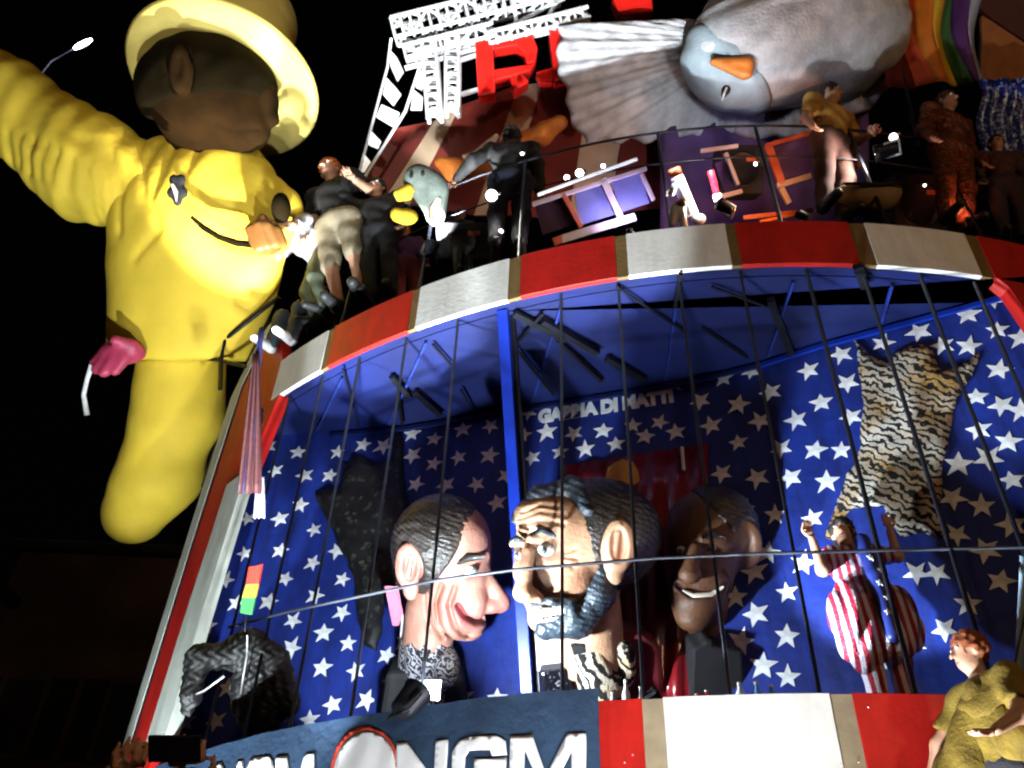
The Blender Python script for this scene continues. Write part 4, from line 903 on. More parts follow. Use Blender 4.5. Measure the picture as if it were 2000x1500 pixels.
sculpt('wing', wing2, (-110, -180, -110), (290, 60, 40), 4, FEA2, bd, bd['s'])

# ================================================================== rainbow flag
rf = camspot('rainbow_flag', 1840, 80, 10.9, 'rainbow striped flag hanging at the top right of the deck', 'flag')
cols = [('dark_red', (0.10, 0.004, 0.004)), ('orange_red', (0.50, 0.055, 0.008)), ('orange', (0.62, 0.16, 0.01)), ('yellow', (0.62, 0.36, 0.02)), ('green', (0.03, 0.12, 0.03)), ('purple', (0.085, 0.02, 0.13)), ('pale_grey', (0.30, 0.33, 0.42))]
xs_t = [1720, 1752, 1774, 1800, 1826, 1848, 1876, 1904]; xs_b = [1726, 1790, 1818, 1846, 1872, 1890, 1906, 1926]
for i, (nme, c) in enumerate(cols):
    rings = []
    for k in range(13):
        t = k / 12; y = -60 + 224 * t; sw = 15 * math.sin(t * 6 + 1) * (1 - t * .5)
        rings.append([p3(rf, (xs_t[i] + (xs_t[i + 1] - xs_t[i]) * j / 4) * (1 - t) + (xs_b[i] + (xs_b[i + 1] - xs_b[i]) * j / 4) * t + sw, y + (4 if i == 0 else 0), 15 * math.sin((i + j / 4) * 2.1 + t * 3)) for j in range(5)])
    mb = MB(); mb.loft(rings, False, False); o = mb.build('stripe', mat('flag_' + nme, c, 0.7, 0.15, 6, 0.3), rf, True); s = o.modifiers.new('thick', 'SOLIDIFY'); s.thickness = 0.008
tube_px(rf, 'pole', DARKM, [(1745, -70, -14), (1752, 60, -14), (1800, 280, -14)], 4)
bb = camspot('brown_board', 1965, 90, 11.3, 'plain orange-brown board edged with maroon at the top right', 'board')
mb = MB(); mb.prism(px(bb, (1918, 30), (1935, 40), (2040, 110), (2040, 160), (1915, 158)), -0.06, 0); mb.build('panel', mat('orange_brown_paint', (0.30, 0.10, 0.025), 0.6, 0.2), bb)
mb = MB(); mb.prism(px(bb, (1890, -40), (2060, -40), (2060, 122), (1936, 38), (1900, 10)), -0.05, 0.03); mb.build('maroon_edge', mat('maroon_paint', (0.05, 0.006, 0.006), 0.6, 0.2), bb)
BSEQ = glitter('blue_sequins', (0.006, 0.02, 0.22), (0.35, 0.45, 0.75), 34, 0.35, 0.2, 0.55)
sq = camspot('sequined_curtain', 1970, 225, 10.6, 'blue sequined cloth at the right edge of the upper deck', 'curtain')
rings = [[p3(sq, 1912 + 8 * i + 6 * math.sin(k), 156 + 18 * k - 0.3 * i, 5 * math.sin(i * 1.3)) for i in range(16)] for k in range(10)]
mb = MB(); mb.loft(rings, False, False); o = mb.build('cloth', BSEQ, sq, True); o.modifiers.new('thick', 'SOLIDIFY').thickness = 0.01

# ================================================================== gear on the deck
LILAC = mat('lilac_screen', (0.16, 0.18, 0.36), 0.5, 0.25, 3, 0.2); PURP = mat('purple_screen', (0.075, 0.05, 0.22), 0.5, 0.25, 3, 0.2); DPUR = mat('dark_plum_screen', (0.035, 0.012, 0.02), 0.5, 0.25)
PALEB = mat('pale_frame_paint', (0.55, 0.47, 0.42), 0.45, 0.15); ORAB = mat('orange_frame_paint', (0.50, 0.12, 0.05), 0.45, 0.2)
def screen(x, y, D, label, panels, bars):
    e = camspot('framed_screen', x, y, D, label, 'screen', 'framed screens on the deck')
    for q, m in panels: mb = MB(); mb.prism(px(e, *q), -0.03, 0); mb.build('panel', m, e)
    for x0, y0, x1, y1, w, m in bars: mb = MB(); mb.bar(p3(e, x0, y0, 4), p3(e, x1, y1, 4), w, 0.06); mb.build('bar', m, e, bevel=0.006)
    return e
screen(1170, 390, 9.5, 'three-part framed screen with lilac panels and pale lower bar', [(((1044, 398), (1112, 376), (1122, 438), (1060, 458)), DPUR), (((1122, 374), (1180, 354), (1204, 418), (1132, 440)), LILAC), (((1192, 350), (1248, 332), (1268, 396), (1214, 414)), LILAC)],
       [(1040, 400, 1262, 330, .045, PALEB), (1050, 382, 1244, 312, .035, STEEL), (1098, 378, 1134, 444, .055, ORAB), (1176, 350, 1212, 428, .075, PALEB), (1252, 340, 1276, 392, .04, PALEB), (1096, 468, 1240, 424, .085, PALEB), (1080, 474, 1100, 466, .08, ORAB)])
screen(1520, 330, 10.0, 'framed screen with purple panels and orange bars beside the yellow-shirted person', [(((1396, 318), (1440, 304), (1446, 366), (1416, 376)), PURP), (((1512, 288), (1584, 262), (1592, 330), (1530, 352)), PURP), (((1600, 268), (1672, 268), (1672, 340), (1602, 345)), PURP), (((1474, 290), (1506, 286), (1508, 322), (1482, 326)), mat('teal_screen', (0.03, 0.07, 0.11), 0.5, 0.2))],
       [(1494, 286, 1584, 260, .045, ORAB), (1498, 284, 1526, 362, .085, ORAB), (1516, 364, 1582, 344, .06, PALEB), (1524, 368, 1540, 398, .06, PALEB), (1368, 296, 1440, 286, .04, PALEB), (1416, 300, 1440, 362, .04, PALEB), (1404, 386, 1448, 374, .05, PALEB), (1450, 426, 1586, 412, .05, ORAB), (1480, 434, 1584, 414, .035, mat('bright_orange_paint', (0.75, 0.2, 0.03), 0.4, 0.1)), (1668, 262, 1676, 330, .05, ORAB)])
bk = camspot('purple_curtain', 1480, 350, 11.4, 'dim purple curtain behind the gear on the right of the deck', 'curtain')
rings = [[p3(bk, 1290 + 14 * i, 250 + 20 * k - 1.2 * i, 6 * math.sin(i * 1.1)) for i in range(30)] for k in range(12)]
mb = MB(); mb.loft(rings, False, False); o = mb.build('cloth', mat('purple_cloth', (0.10, 0.05, 0.16), 0.8, 0.3, 3, 0.3), bk, True); o.modifiers.new('thick', 'SOLIDIFY').thickness = 0.01
# white and red tubes
tb = camspot('white_tube', 1370, 370, 9.2, 'thick white upright tube between the two framed screens', 'tube')
tube_px(tb, 'tube', STARW, [(1322, 346, 0), (1334, 376, 0), (1352, 420, 0)], 13, None, 14); ball_px(tb, 'foot', STARW, (1364, 428, 0), (15, 11, 12)); tube_px(tb, 'top_cap', ORAB, [(1316, 330, 0), (1322, 346, 0)], 13)
tb = camspot('red_tube', 1395, 360, 9.2, 'short red speckled tube beside the white tube', 'tube')
tube_px(tb, 'tube', glitter('red_sequins', (0.45, 0.01, 0.03), (0.8, 0.2, 0.25), 60, 0.3, 0.1, 0.7), [(1388, 334, 0), (1394, 356, 0), (1400, 380, 0)], 7, None, 12); tube_px(tb, 'base', STARW, [(1400, 380, 0), (1403, 392, 0)], 9)
wf = camspot('white_figurine', 1325, 425, 9.0, 'small white figurine with tan head at the deck edge', 'figurine')
sculpt('body', lambda P: smin(6, cap(P, q3(wf, 1318, 412, 0), q3(wf, 1312, 436, 0), 9, 8), cap(P, q3(wf, 1330, 408, 0), q3(wf, 1336, 440, 0), 9, 8), ell(P, q3(wf, 1326, 404, 0), (14, 10, 10)), cap(P, q3(wf, 1312, 378, 0), q3(wf, 1318, 360, 0), 6, 6)), (-35, -35, -22), (35, 80, 22), 2.5, STARW, wf, wf['s']); ball_px(wf, 'head', MBRN, (1330, 398, 6), (12, 9, 10))
# drum
dr = camspot('tan_drum', 1695, 390, 9.1, 'tan rounded drum near the right spotlight', 'drum')
sculpt('body', lambda P: smax(8, ell(P, q3(dr, 1695, 372, 0), (64, 52, 50)), (P[1] - (390 - 366))), (-80, -50, -60), (80, 60, 60), 3.5, mat('tan_skin_drum', (0.36, 0.24, 0.12), 0.7, 0.2, 5, 0.3), dr, dr['s'])
tube_px(dr, 'rim', DBRN, [(1634, 366, 34), (1665, 370, 50), (1695, 371, 54), (1728, 369, 48), (1756, 366, 34)], 3)
# lamps that shine from the deck
def deck_lamp(x, y, D, to, label, r=0.09, glow=26.0, colour=(1.0, 0.97, 0.9), power=0, angle=70, dirp=None):
    r *= 0.8; D += 0.5; p = at_d(x, y, D); t = at_d(*to); d = (t - p).normalized(); rot = d.to_track_quat('Z', 'Y').to_matrix()
    e = empty('stage_lamp', p, None, label, 'stage lamp', 'lamps shining on the upper deck')
    mb = MB(); mb.lathe([(r * .3, -r * 2.6), (r * .75, -r * 2.3), (r, -r * .5), (r * 1.12, -r * .45), (r * 1.12, 0.02), (r * .95, 0.02), (r * .9, -r * .3)], 18, (0, 0, 0), rot); mb.build('housing', DARKM, e, True)
    mb = MB(); mb.lathe([(0.004, -0.02), (r * .88, -0.02), (r * .86, 0.006), (0.004, 0.016)], 18, (0, 0, 0), rot); mb.build('lens', mat('lit_lens_%d' % glow, (1, 1, 1), 0.3, 0, 1, 0, 0, glow, 0.5, False, 0, colour), e, True)
    mb = MB(); mb.tube([rot @ Vector((r * 1.15, 0, -r)), rot @ Vector((r * 1.2, 0, -r * 2.8)), rot @ Vector((-r * 1.2, 0, -r * 2.8)), rot @ Vector((-r * 1.15, 0, -r))], 0.012, 6); mb.build('yoke', STEEL, e, True)
    if power: lamp('bulb', p + d * 0.05, t, power, colour, angle, 0.4, 0.05, e)
    return e
deck_lamp(1712, 300, 8.6, (1450, 380, 9.6), 'brightest stage lamp, right of the yellow-shirted person', 0.10, 26.0, (1.0, 0.88, 0.78), 90, 130)
deck_lamp(1745, 268, 8.9, (1500, 400, 5.0), 'dim four-bulb lamp above the brightest stage lamp', 0.06, 6.0)
deck_lamp(1406, 398, 8.5, (1300, 330, 9.3), 'stage lamp at the foot of the red tube', 0.075, 26.0, (1.0, 0.85, 0.85), 110, 160)
deck_lamp(960, 382, 9.2, (700, 700, 4.0), 'stage lamp left of the dark standing figure', 0.085, 26.0, (1.0, 0.95, 0.85), 30, 140)
deck_lamp(1132, 338, 9.3, (900, 700, 4.0), 'round stage lamp above the three-part screen', 0.06)
deck_lamp(1107, 347, 9.3, (900, 700, 4.0), 'small stage lamp left of the round one above the three-part screen', 0.04)
deck_lamp(1178, 324, 9.3, (1000, 600, 4.0), 'narrow upright stage lamp right of the round one', 0.03)
deck_lamp(978, 452, 9.0, (900, 700, 4.0), 'small stage lamp by the knees of the dark standing figure', 0.035, 8.0)
deck_lamp(1418, 176, 9.2, (1470, 60, 10.6), 'lamp glowing under the bird breast', 0.055, 10.0, (0.8, 0.92, 1.0), 30, 150)
deck_lamp(1806, 362, 8.5, (1700, 500, 4.0), 'tiny lamp behind the brown-robed figure', 0.02, 8.0)
deck_lamp(1310, 372, 8.5, (1360, 330, 9.2), 'small lamp left of the white tube', 0.03, 14.0)
deck_lamp(1476, 320, 9.0, (1300, 420, 7.0), 'narrow lamp beside the teal panel', 0.028, 9.0)
deck_lamp(1560, 418, 8.4, (1400, 330, 9.4), 'orange lamp low behind the upper edge right of the red tube', 0.05, 9.0, (1.0, 0.35, 0.12), 60, 150)
deck_lamp(1230, 452, 8.7, (1200, 300, 9.8), 'added violet light under the three-part screen', 0.04, 6.0, (0.55, 0.45, 1.0), 40, 150)  # added for a violet glow on the gear
deck_lamp(1890, 430, 8.4, (1850, 250, 9.4), 'red lamp at the feet of the brown-robed figure', 0.03, 6.0, (1.0, 0.25, 0.12), 25, 150)
deck_lamp(1020, 300, 9.6, (900, 500, 6.0), 'tiny lamp by the shoulder of the navy silhouette', 0.025, 9.0)
# orange padded arm reaching down from the stripes
oa = camspot('orange_arm', 960, 290, 11.5, 'curved orange and yellow padded arm in front of the striped boards', 'puppet arm')
ORF = mat('orange_felt', (0.48, 0.14, 0.015), 0.7, 0.3, 5, 0.4)
sculpt('arm', lambda P: smin(12, *[cap(P, q3(oa, *a, 0), q3(oa, *b, 0), ra, rb) for a, b, ra, rb in (((862, 318), (885, 332), 14, 20), ((885, 332), (930, 330), 20, 22), ((930, 330), (962, 304), 22, 18), ((962, 304), (1000, 278), 18, 16), ((1000, 278), (1060, 262), 16, 20), ((1060, 262), (1092, 240), 20, 16))]) + 1.2 * np.sin(P[0] * .11), (-125, -75, -35), (160, 85, 35), 3, ORF, oa, oa['s'])
tube_px(oa, 'cream_band', CREAM, [(905, 312, 18), (930, 308, 20), (955, 288, 18), (972, 268, 14)], [5, 8, 9, 5])
# soft toy bundle by the left rail
ty = camspot('toy_bird', 810, 390, 9.9, 'grey and yellow stuffed toy bird at the deck rail', 'stuffed toy')
GREYP = mat('grey_green_plush', (0.11, 0.13, 0.11), 0.85, 0.3, 9, 0.5); YPL = mat('yellow_plush', (0.55, 0.36, 0.02), 0.85, 0.2, 9, 0.5)
sculpt('body', lambda P: smin(14, ell(P, q3(ty, 818, 352, 0), (30, 32, 26)), ell(P, q3(ty, 842, 372, -6), (34, 40, 28)), ell(P, q3(ty, 850, 410, -4), (22, 30, 20))), (-60, -60, -45), (85, 85, 45), 3.5, GREYP, ty, ty['s'])
sculpt('beak', lambda P: smin(6, cap(P, q3(ty, 800, 374, 16), q3(ty, 780, 384, 26), 12, 8), cap(P, q3(ty, 798, 386, 14), q3(ty, 782, 392, 20), 9, 6)), (-55, -20, -10), (20, 40, 50), 2.5, YPL, ty, ty['s'])
sculpt('feet', lambda P: smin(8, ell(P, q3(ty, 795, 425, 6), (22, 16, 16)), ell(P, q3(ty, 775, 420, 6), (12, 14, 12))), (-60, -70, -20), (30, -5, 35), 2.5, YPL, ty, ty['s'])
ball_px(ty, 'eye', BLACK, (806, 350, 27), 4); ball_px(ty, 'eye', BLACK, (828, 346, 26), 4)
tube_px(ty, 'ribbon', CREAM, [(858, 392, 16), (848, 412, 20), (842, 432, 18)], [5, 8, 5])
# dark boxes of the sound gear behind the rail, with orange ready lights
for k, (x, y, w_, h_, lb) in enumerate(((905, 470, .62, .42, 'black loudspeaker with orange mark behind the left rail'), (1450, 330, .5, .55, 'black loudspeaker between the white tube and the purple screen'), (1800, 400, .6, .7, 'black loudspeaker left of the brown-robed figure'))):
    e = camspot('loudspeaker', x, y, 10.0, lb, 'loudspeaker', 'loudspeakers on the deck')
    mb = MB(); mb.box((0, 0, -.2), (w_, h_, .4)); mb.build('cabinet', BLACK, e, bevel=0.02)
    mb = MB(); mb.lathe([(0.02, .005), (h_ * .33, .005), (h_ * .36, .02), (h_ * .36, .0), (h_ * .1, -.02)], 20, (0, 0, 0)); mb.build('cone', DARKM, e, True)
    mb = MB(); mb.box((w_ * .2, h_ * .2, .006), (w_ * .22, 0.05, .01)); mb.build('badge', ORAB, e)

# ================================================================== street lamp and dark houses at the left
sl = empty('street_lamp', at_y(60, 300, 20).xyz * Vector((1, 1, 0)) if False else (at_y(60, 300, 20).x, 20, 0), None, 'white street lamp on thin arm above the giant arm', 'street lamp')
s0 = Vector((at_y(60, 300, 20).x, 20, 0)); a, b, c = at_y(60, 170, 20) - s0, at_y(100, 120, 20) - s0, at_y(145, 95, 20) - s0; d = at_y(179, 77, 20) - s0
mb = MB(); mb.tube([Vector((0, 0, 0)), Vector((a.x, a.y, a.z - 2)), a, b, c], [0.14, 0.1, 0.06, 0.035, 0.035], 8); mb.build('pole', DARKM, sl, True)
mb = MB(); mb.tube([c - (d - c) * .02, c.lerp(d, .3), c.lerp(d, .7), d], [0.05, 0.11, 0.11, 0.05], 10); mb.build('lamp_head', mat('white_lamp_glow', (1, 1, 1), 0.4, 0, 1, 0, 0, 7.0), sl, True)
pt_ = bpy.data.lights.new('bulb', 'POINT'); pt_.energy = 900; pt_.color = (0.85, 0.8, 1.0); pt_.shadow_soft_size = 0.2; po_ = bpy.data.objects.new('bulb', pt_); col.objects.link(po_); po_.parent = sl; po_.location = c.lerp(d, .5) + Vector((0, -0.3, -0.4))
HW = mat('dark_house_wall', (0.22, 0.15, 0.22), 0.9, 0.3, 0.5, 0.3); HW2 = mat('dark_brown_house_wall', (0.14, 0.10, 0.08), 0.9, 0.3, 0.5, 0.3)
SHUT = mat('window_shutter', (0.03, 0.035, 0.035), 0.7, 0.2); DIMG = mat('dim_window_glass', (0.06, 0.06, 0.07), 0.2, 0.1, 2, 0)
def house(x, y, w, dpt, h, m, label):
    e = empty('town_house', (x, y, 0), None, label, 'house', 'houses along the street')
    mb = MB(); mb.box((0, 0, h / 2), (w, dpt, h)); mb.build('wall', m, e)
    mb = MB(); mb.box((0, 0, h + .12), (w + .5, dpt + .5, .24)); mb.build('roof', SHUT, e, bevel=0.03)
    for fl_ in range(int(h // 3.2)):
        for k in range(max(1, int(w // 2.4))):
            xx = -w / 2 + 1.4 + k * 2.4; zz = 1.6 + fl_ * 3.2
            mb = MB(); mb.box((xx, -dpt / 2 - .03, zz), (1.1, .08, 1.8)); wo_ = mb.build('window', WHITE if False else HW2, e)
            mb = MB(); mb.box((xx, -dpt / 2 - .075, zz), (.9, .02, 1.6)); mb.build('pane', DIMG, wo_)
            for s_ in (-1, 1): mb = MB(); mb.box((xx + s_ * .85, -dpt / 2 - .05, zz), (.5, .06, 1.75)); mb.build('shutter', SHUT, wo_)
    mb = MB(); mb.tube([(w / 2 - .3, -dpt / 2 - .08, 0), (w / 2 - .3, -dpt / 2 - .08, h)], 0.05, 6); mb.build('drainpipe', STEEL, e, True)
house(-15.5, 20, 7.5, 8, 10.5, HW, 'dark mauve town house at the far left edge'); house(-9.0, 24, 6.0, 8, 12.0, HW2, 'dark brown town house behind the left pillar')
# ================================================================== people
def person(name, label, loc, yaw=0.0, tilt=0.0, scale=1.0, up=None, J=None, shirt=(0.02, 0.02, 0.02), pants=(0.05, 0.05, 0.05), hair=(0.03, 0.015, 0.01), skin=SKIN, sleeves=1, shorts=False, skirt=False, long_hair=False, look=0.0, cell=0.0135, group='people on and around the float', shirt_mat=None, pants_mat=None, hat=None, shoes=(0.02, 0.02, 0.02)):
    """one adult, feet at the origin, facing -y; J overrides joints (metres)"""
    j = dict(ankL=(-.10, .02, .08), ankR=(.10, .02, .08), kneL=(-.11, -.02, .49), kneR=(.11, -.02, .49), hipL=(-.095, 0, .92), hipR=(.095, 0, .92), pel=(0, 0, .98), che=(0, -.01, 1.27), neck=(0, -.01, 1.47), head=(0, -.03, 1.61),
             shL=(-.19, 0, 1.41), shR=(.19, 0, 1.41), elL=(-.25, .03, 1.13), elR=(.25, .03, 1.13), wrL=(-.27, -.08, .89), wrR=(.27, -.08, .89), hdL=(-.28, -.12, .79), hdR=(.28, -.12, .79), toeL=(-.12, -.16, .04), toeR=(.12, -.16, .04))
    j.update(J or {}); j = {k: np.array(v, float) for k, v in j.items()}
    base_rot = Vector((0, 0, 1)).rotation_difference(up).to_matrix() if up is not None else Matrix.Identity(3)
    e = empty(name, loc, base_rot @ Matrix.Rotation(R_(yaw), 3, 'Z') @ Matrix.Rotation(R_(tilt), 3, 'X'), label, 'person', group); e.scale = (scale,) * 3
    fing = {}
    for s in 'LR':
        w, h = j['wr' + s], j['hd' + s]; d = (h - w) / (np.linalg.norm(h - w) + 1e-9)
        a = np.cross(d, (0, 1, 0)); a = a / (np.linalg.norm(a) + 1e-9); b = np.cross(a, d); pk = w + d * .07; f_ = []
        for i, (o_, ln) in enumerate(((-.033, .062), (-.011, .075), (.011, .07), (.031, .055))):
            p0 = pk + a * o_ + d * .02; p1 = p0 + d * ln * .55 + a * o_ * .1 - b * .008; p2 = p1 + d * ln * .4 - b * .022; f_ += [(p0, p1, .0105, .0095), (p1, p2, .0095, .008)]
        sg = 1 if s == 'L' else -1
        t0 = w + d * .03 + a * .03 * sg; t1 = t0 + d * .035 + a * .028 * sg - b * .012; f_ += [(t0, t1, .012, .011), (t1, t1 + d * .032 - b * .01, .011, .009)]
        fing[s] = (w + d * .055, f_, d, a)
    he = j['head']; ne = j['neck']; hdir = (he - ne) / np.linalg.norm(he - ne); cl, sl_ = math.cos(look), math.sin(look)
    fx = np.array([cl, sl_, 0]); fy = np.array([sl_, -cl, 0]); fz = hdir - np.dot(hdir, fy) * fy * .0; 
    def hp(x, y, z): return he + fx * x + fy * y + np.array([0, 0, 1.0]) * z       # x to the side, y forward, z up
    def limbs(P, g=0.0, which='all'):
        d = []
        for s in 'LR':
            if which in ('all', 'legs'):
                d += [cap(P, j['hip' + s], j['kne' + s], .088 + g, .06 + g), cap(P, j['kne' + s], j['ank' + s], .06 + g, .04 + g)]
            if which in ('all',): d += [cap(P, j['ank' + s], j['toe' + s], .042, .032)]
            if which in ('all', 'arms'):
                d += [cap(P, j['sh' + s], j['el' + s], .054 + g, .042 + g), cap(P, j['el' + s], j['wr' + s], .042 + g, .029 + g)]
        return d
    def trunk(P, g=0.0):
        c, p = j['che'], j['pel']; sh = (j['shL'] + j['shR']) / 2
        return [cap(P, j['hipL'], j['hipR'], .098 + g, .098 + g), cap(P, p, c, .118 + g, .128 + g), cap(P, j['shL'], j['shR'], .062 + g, .062 + g), cap(P, c + (j['shL'] - sh) * .45, c + (j['shR'] - sh) * .45, .108 + g, .108 + g)]
    def body(P):
        d = smin(.05, *trunk(P), *limbs(P)); d = smin(.03, d, cap(P, ne - (0, 0, .03), he - (0, 0, .05), .052, .05))
        hdx = smin(.03, ell(P, hp(0, -.01, .035), (.076, .092, .092)), ell(P, hp(0, .03, -.045), (.058, .062, .068)))
        hdx = smin(.012, hdx, cap(P, hp(0, .088, .02), hp(0, .112, -.022), .009, .014), ell(P, hp(.078, -.005, 0), (.012, .022, .034)), ell(P, hp(-.078, -.005, 0), (.012, .022, .034)))
        hdx = smax(.01, hdx, -ell(P, hp(.034, .108, .028), (.02, .02, .012))); hdx = smax(.01, hdx, -ell(P, hp(-.034, .108, .028), (.02, .02, .012)))
        d = smin(.025, d, hdx)
        for s in 'LR':
            pm, f_, dd, aa = fing[s]; d = smin(.015, d, cap(P, pm - aa * .022, pm + aa * .022, .02, .02)); d = smin(.006, d, *[cap(P, *q) for q in f_])
        return d
    allp = np.array(list(j.values())); lo = allp.min(0) - .19; hi = allp.max(0) + .24
    sculpt('body', body, lo, hi, cell, skin, e)
    def top(P):
        d = trunk(P, .016); g = .02
        for s in 'LR':
            d.append(cap(P, j['sh' + s], j['el' + s], .056 + g, .046 + g))
            if sleeves > 1: d.append(cap(P, j['el' + s], j['wr' + s], .046 + g, .034 + g))
        d = smin(.04, *d)
        if sleeves <= 1:
            for s in 'LR':
                m_ = j['sh' + s] + (j['el' + s] - j['sh' + s]) * .75; dd = (j['el' + s] - j['sh' + s]); dd = dd / np.linalg.norm(dd)
                near = cap(P, j['el' + s], j['wr' + s], .12, .12); d = np.where(near < .0, np.maximum(d, (P[0] - m_[0]) * dd[0] + (P[1] - m_[1]) * dd[1] + (P[2] - m_[2]) * dd[2]), d)
        return d + .004 * np.sin(P[2] * 38 + P[0] * 23) + .003 * np.sin(P[0] * 51 - P[2] * 17)
    sculpt('shirt', top, lo, hi, cell * 1.15, shirt_mat or mat('shirt_%.2f_%.2f_%.2f' % shirt, shirt, 0.8, 0.2, 12, 0.4), e)
    def bottom(P):
        g = .018; d = [cap(P, j['hipL'], j['hipR'], .104 + g, .104 + g), cap(P, j['pel'] - (0, 0, .04), j['pel'] + (0, 0, .02), .118 + g, .112 + g)]
        for s in 'LR':
            k = j['kne' + s]; d.append(cap(P, j['hip' + s], k, .092 + g, .066 + g))
            if not shorts: d.append(cap(P, k, j['ank' + s], .066 + g, .052 + g))
        return smin(.035, *d) + .004 * np.sin(P[2] * 31 + P[0] * 13)
    sculpt('trousers' if not shorts else 'shorts', bottom, lo, hi, cell * 1.15, pants_mat or mat('pants_%.2f_%.2f_%.2f' % pants, pants, 0.85, 0.2, 12, 0.4), e)
    for s in 'LR':
        a, t = j['ank' + s], j['toe' + s]
        sculpt('shoe', lambda P: smax(.01, smin(.03, cap(P, a + (0, .02, -.03), t, .052, .042), cap(P, a, a + (0, 0, .03), .05, .048)), -(P[2] - (min(a[2], t[2]) - .075))), np.minimum(a, t) - .12, np.maximum(a, t) + .12, cell, mat('shoe_%.2f_%.2f_%.2f' % shoes, shoes, 0.5, 0.2, 12, 0.2), e)
    def hairf(P):
        d = ell(P, hp(0, -.018, .045), (.087, .1, .098)); d = smax(.02, d, -ell(P, hp(0, .10, -.02), (.075, .085, .085)))
        if long_hair: d = smin(.04, d, cap(P, hp(0, -.06, .0), hp(0, -.07, -.16), .075, .06))
        else: d = smax(.02, d, -( (P[2] - he[2]) + .045))
        return d - .006 + .006 * np.sin(P[0] * 95 + 3 * np.sin(P[2] * 40)) + .005 * np.sin(P[2] * 110 + P[1] * 80) + .004 * np.sin(P[1] * 150)
    sculpt('hair', hairf, he - (.2, .2, .32), he + (.2, .2, .22), .011, mat('hair_%.3f_%.3f_%.3f' % hair, hair, 0.6, 0.4, 30, 0.5), e)
    mb = MB()
    for s in (-1, 1): mb.ball(hp(.033 * s, .083, .026), (.013, .012, .010), 8, 6)
    mb.build('eyes', EYEW, e, True)
    mb = MB()
    for s in (-1, 1): mb.ball(hp(.033 * s, .094, .026), (.006, .004, .006), 6, 4)
    mb.build('irises', IRIS, e, True)
    mb = MB(); mb.tube([hp(-.024, .082, -.058), hp(0, .09, -.061), hp(.024, .082, -.058)], [.004, .007, .004], 6); mb.build('mouth', mat('lips', (0.30, 0.08, 0.07), 0.4, 0.1), e, True)
    return e
DZ = Z2 + 0.55
def plant(feet, head, hz=1.62, z=DZ):
    """feet on the deck at one picture position, head towards another: where the person stands, which way they lean, how tall"""
    f_ = at_z(feet[0], feet[1], z); r_ = ray(*head); o_ = Vector((0, 0, EYE)); best = None
    for k in range(400):
        q = o_ + r_ * (4 + k * 0.03) / FPX; v_ = q - f_
        if v_.length > 0.3:
            s_ = v_.z / v_.length
            if best is None or s_ > best[0]: best = (s_, v_)
    return dict(loc=f_, up=best[1].normalized(), scale=best[1].length / hz)
# left group at the rail
person('person', 'ginger-haired person in black shirt and beige shorts at the left rail', **plant((684, 596), (648, 338)), yaw=-25, shirt=(0.006, 0.006, 0.006), pants=(0.24, 0.20, 0.13), hair=(0.38, 0.10, 0.02), shorts=True, J=dict(elR=(.33, .02, 1.16), wrR=(.30, -.22, 1.06), hdR=(.29, -.32, 1.04)))
person('person', 'person in green trousers and white shirt leaning over the left rail corner', **plant((616, 622), (604, 452), 1.36), yaw=-60, shirt=(0.35, 0.33, 0.36), pants=(0.075, 0.095, 0.06), hair=(0.05, 0.02, 0.03), J=dict(pel=(0, .12, .95), hipL=(-.095, .12, .90), hipR=(.095, .12, .90), che=(0, -.06, 1.18), neck=(0, -.16, 1.33), head=(0, -.22, 1.45), shL=(-.19, -.12, 1.29), shR=(.19, -.12, 1.29), elL=(-.24, -.30, 1.07), elR=(.24, -.30, 1.07), wrL=(-.2, -.48, 1.12), wrR=(.2, -.48, 1.12), hdL=(-.18, -.56, 1.11), hdR=(.18, -.56, 1.11)))
person('person', 'person in dark jeans sitting with legs over the left deck corner', cyl(-45.2, 8.15, FR + 0.02), yaw=-38, scale=1.15, shirt=(0.03, 0.035, 0.045), pants=(0.03, 0.045, 0.06), hair=(0.02, 0.012, 0.01), shoes=(0.5, 0.5, 0.5), J=dict(pel=(0, .42, .70), hipL=(-.1, .40, .68), hipR=(.1, .40, .68), kneL=(-.13, .0, .70), kneR=(.13, .02, .70), ankL=(-.13, -.04, .28), ankR=(.13, .0, .28), toeL=(-.14, -.24, .24), toeR=(.14, -.2, .24), che=(0, .40, .99), neck=(0, .36, 1.19), head=(0, .33, 1.33), shL=(-.19, .38, 1.13), shR=(.19, .38, 1.13), elL=(-.27, .34, .87), elR=(.27, .34, .87), wrL=(-.16, .12, .78), wrR=(.16, .12, .78), hdL=(-.13, .04, .77), hdR=(.13, .04, .77)))
PLAID = fur('purple_plaid', (0.05, 0.02, 0.09), (0.18, 0.05, 0.10), (0.10, 0.06, 0.18), 14, 1.0, 'X', 0.5)
person('person', 'person in purple checked shirt and red trousers behind the left rail', **plant((798, 610), (790, 452)), yaw=10, shirt_mat=PLAID, pants=(0.16, 0.02, 0.02), hair=(0.20, 0.05, 0.01), sleeves=2)
person('person', 'dark silhouetted person in navy standing before the three-part screen', **plant((992, 486), (1000, 268)), yaw=175, shirt=(0.006, 0.007, 0.014), pants=(0.006, 0.008, 0.02), hair=(0.006, 0.005, 0.005), skin=mat('tanned_skin', (0.16, 0.08, 0.05), 0.6, 0.1), sleeves=2, J=dict(elR=(.36, .03, 1.22), wrR=(.5, -.08, 1.12), hdR=(.58, -.12, 1.08)))
person('person', 'person in mustard shirt standing at the rail by the stage lamp', **plant((1632, 420), (1618, 190)), yaw=25, shirt=(0.38, 0.20, 0.04), pants=(0.05, 0.02, 0.015), hair=(0.02, 0.008, 0.006), look=0.5, J=dict(elR=(.28, -.02, 1.15), wrR=(.24, -.2, 1.0), hdR=(.22, -.28, .96)))
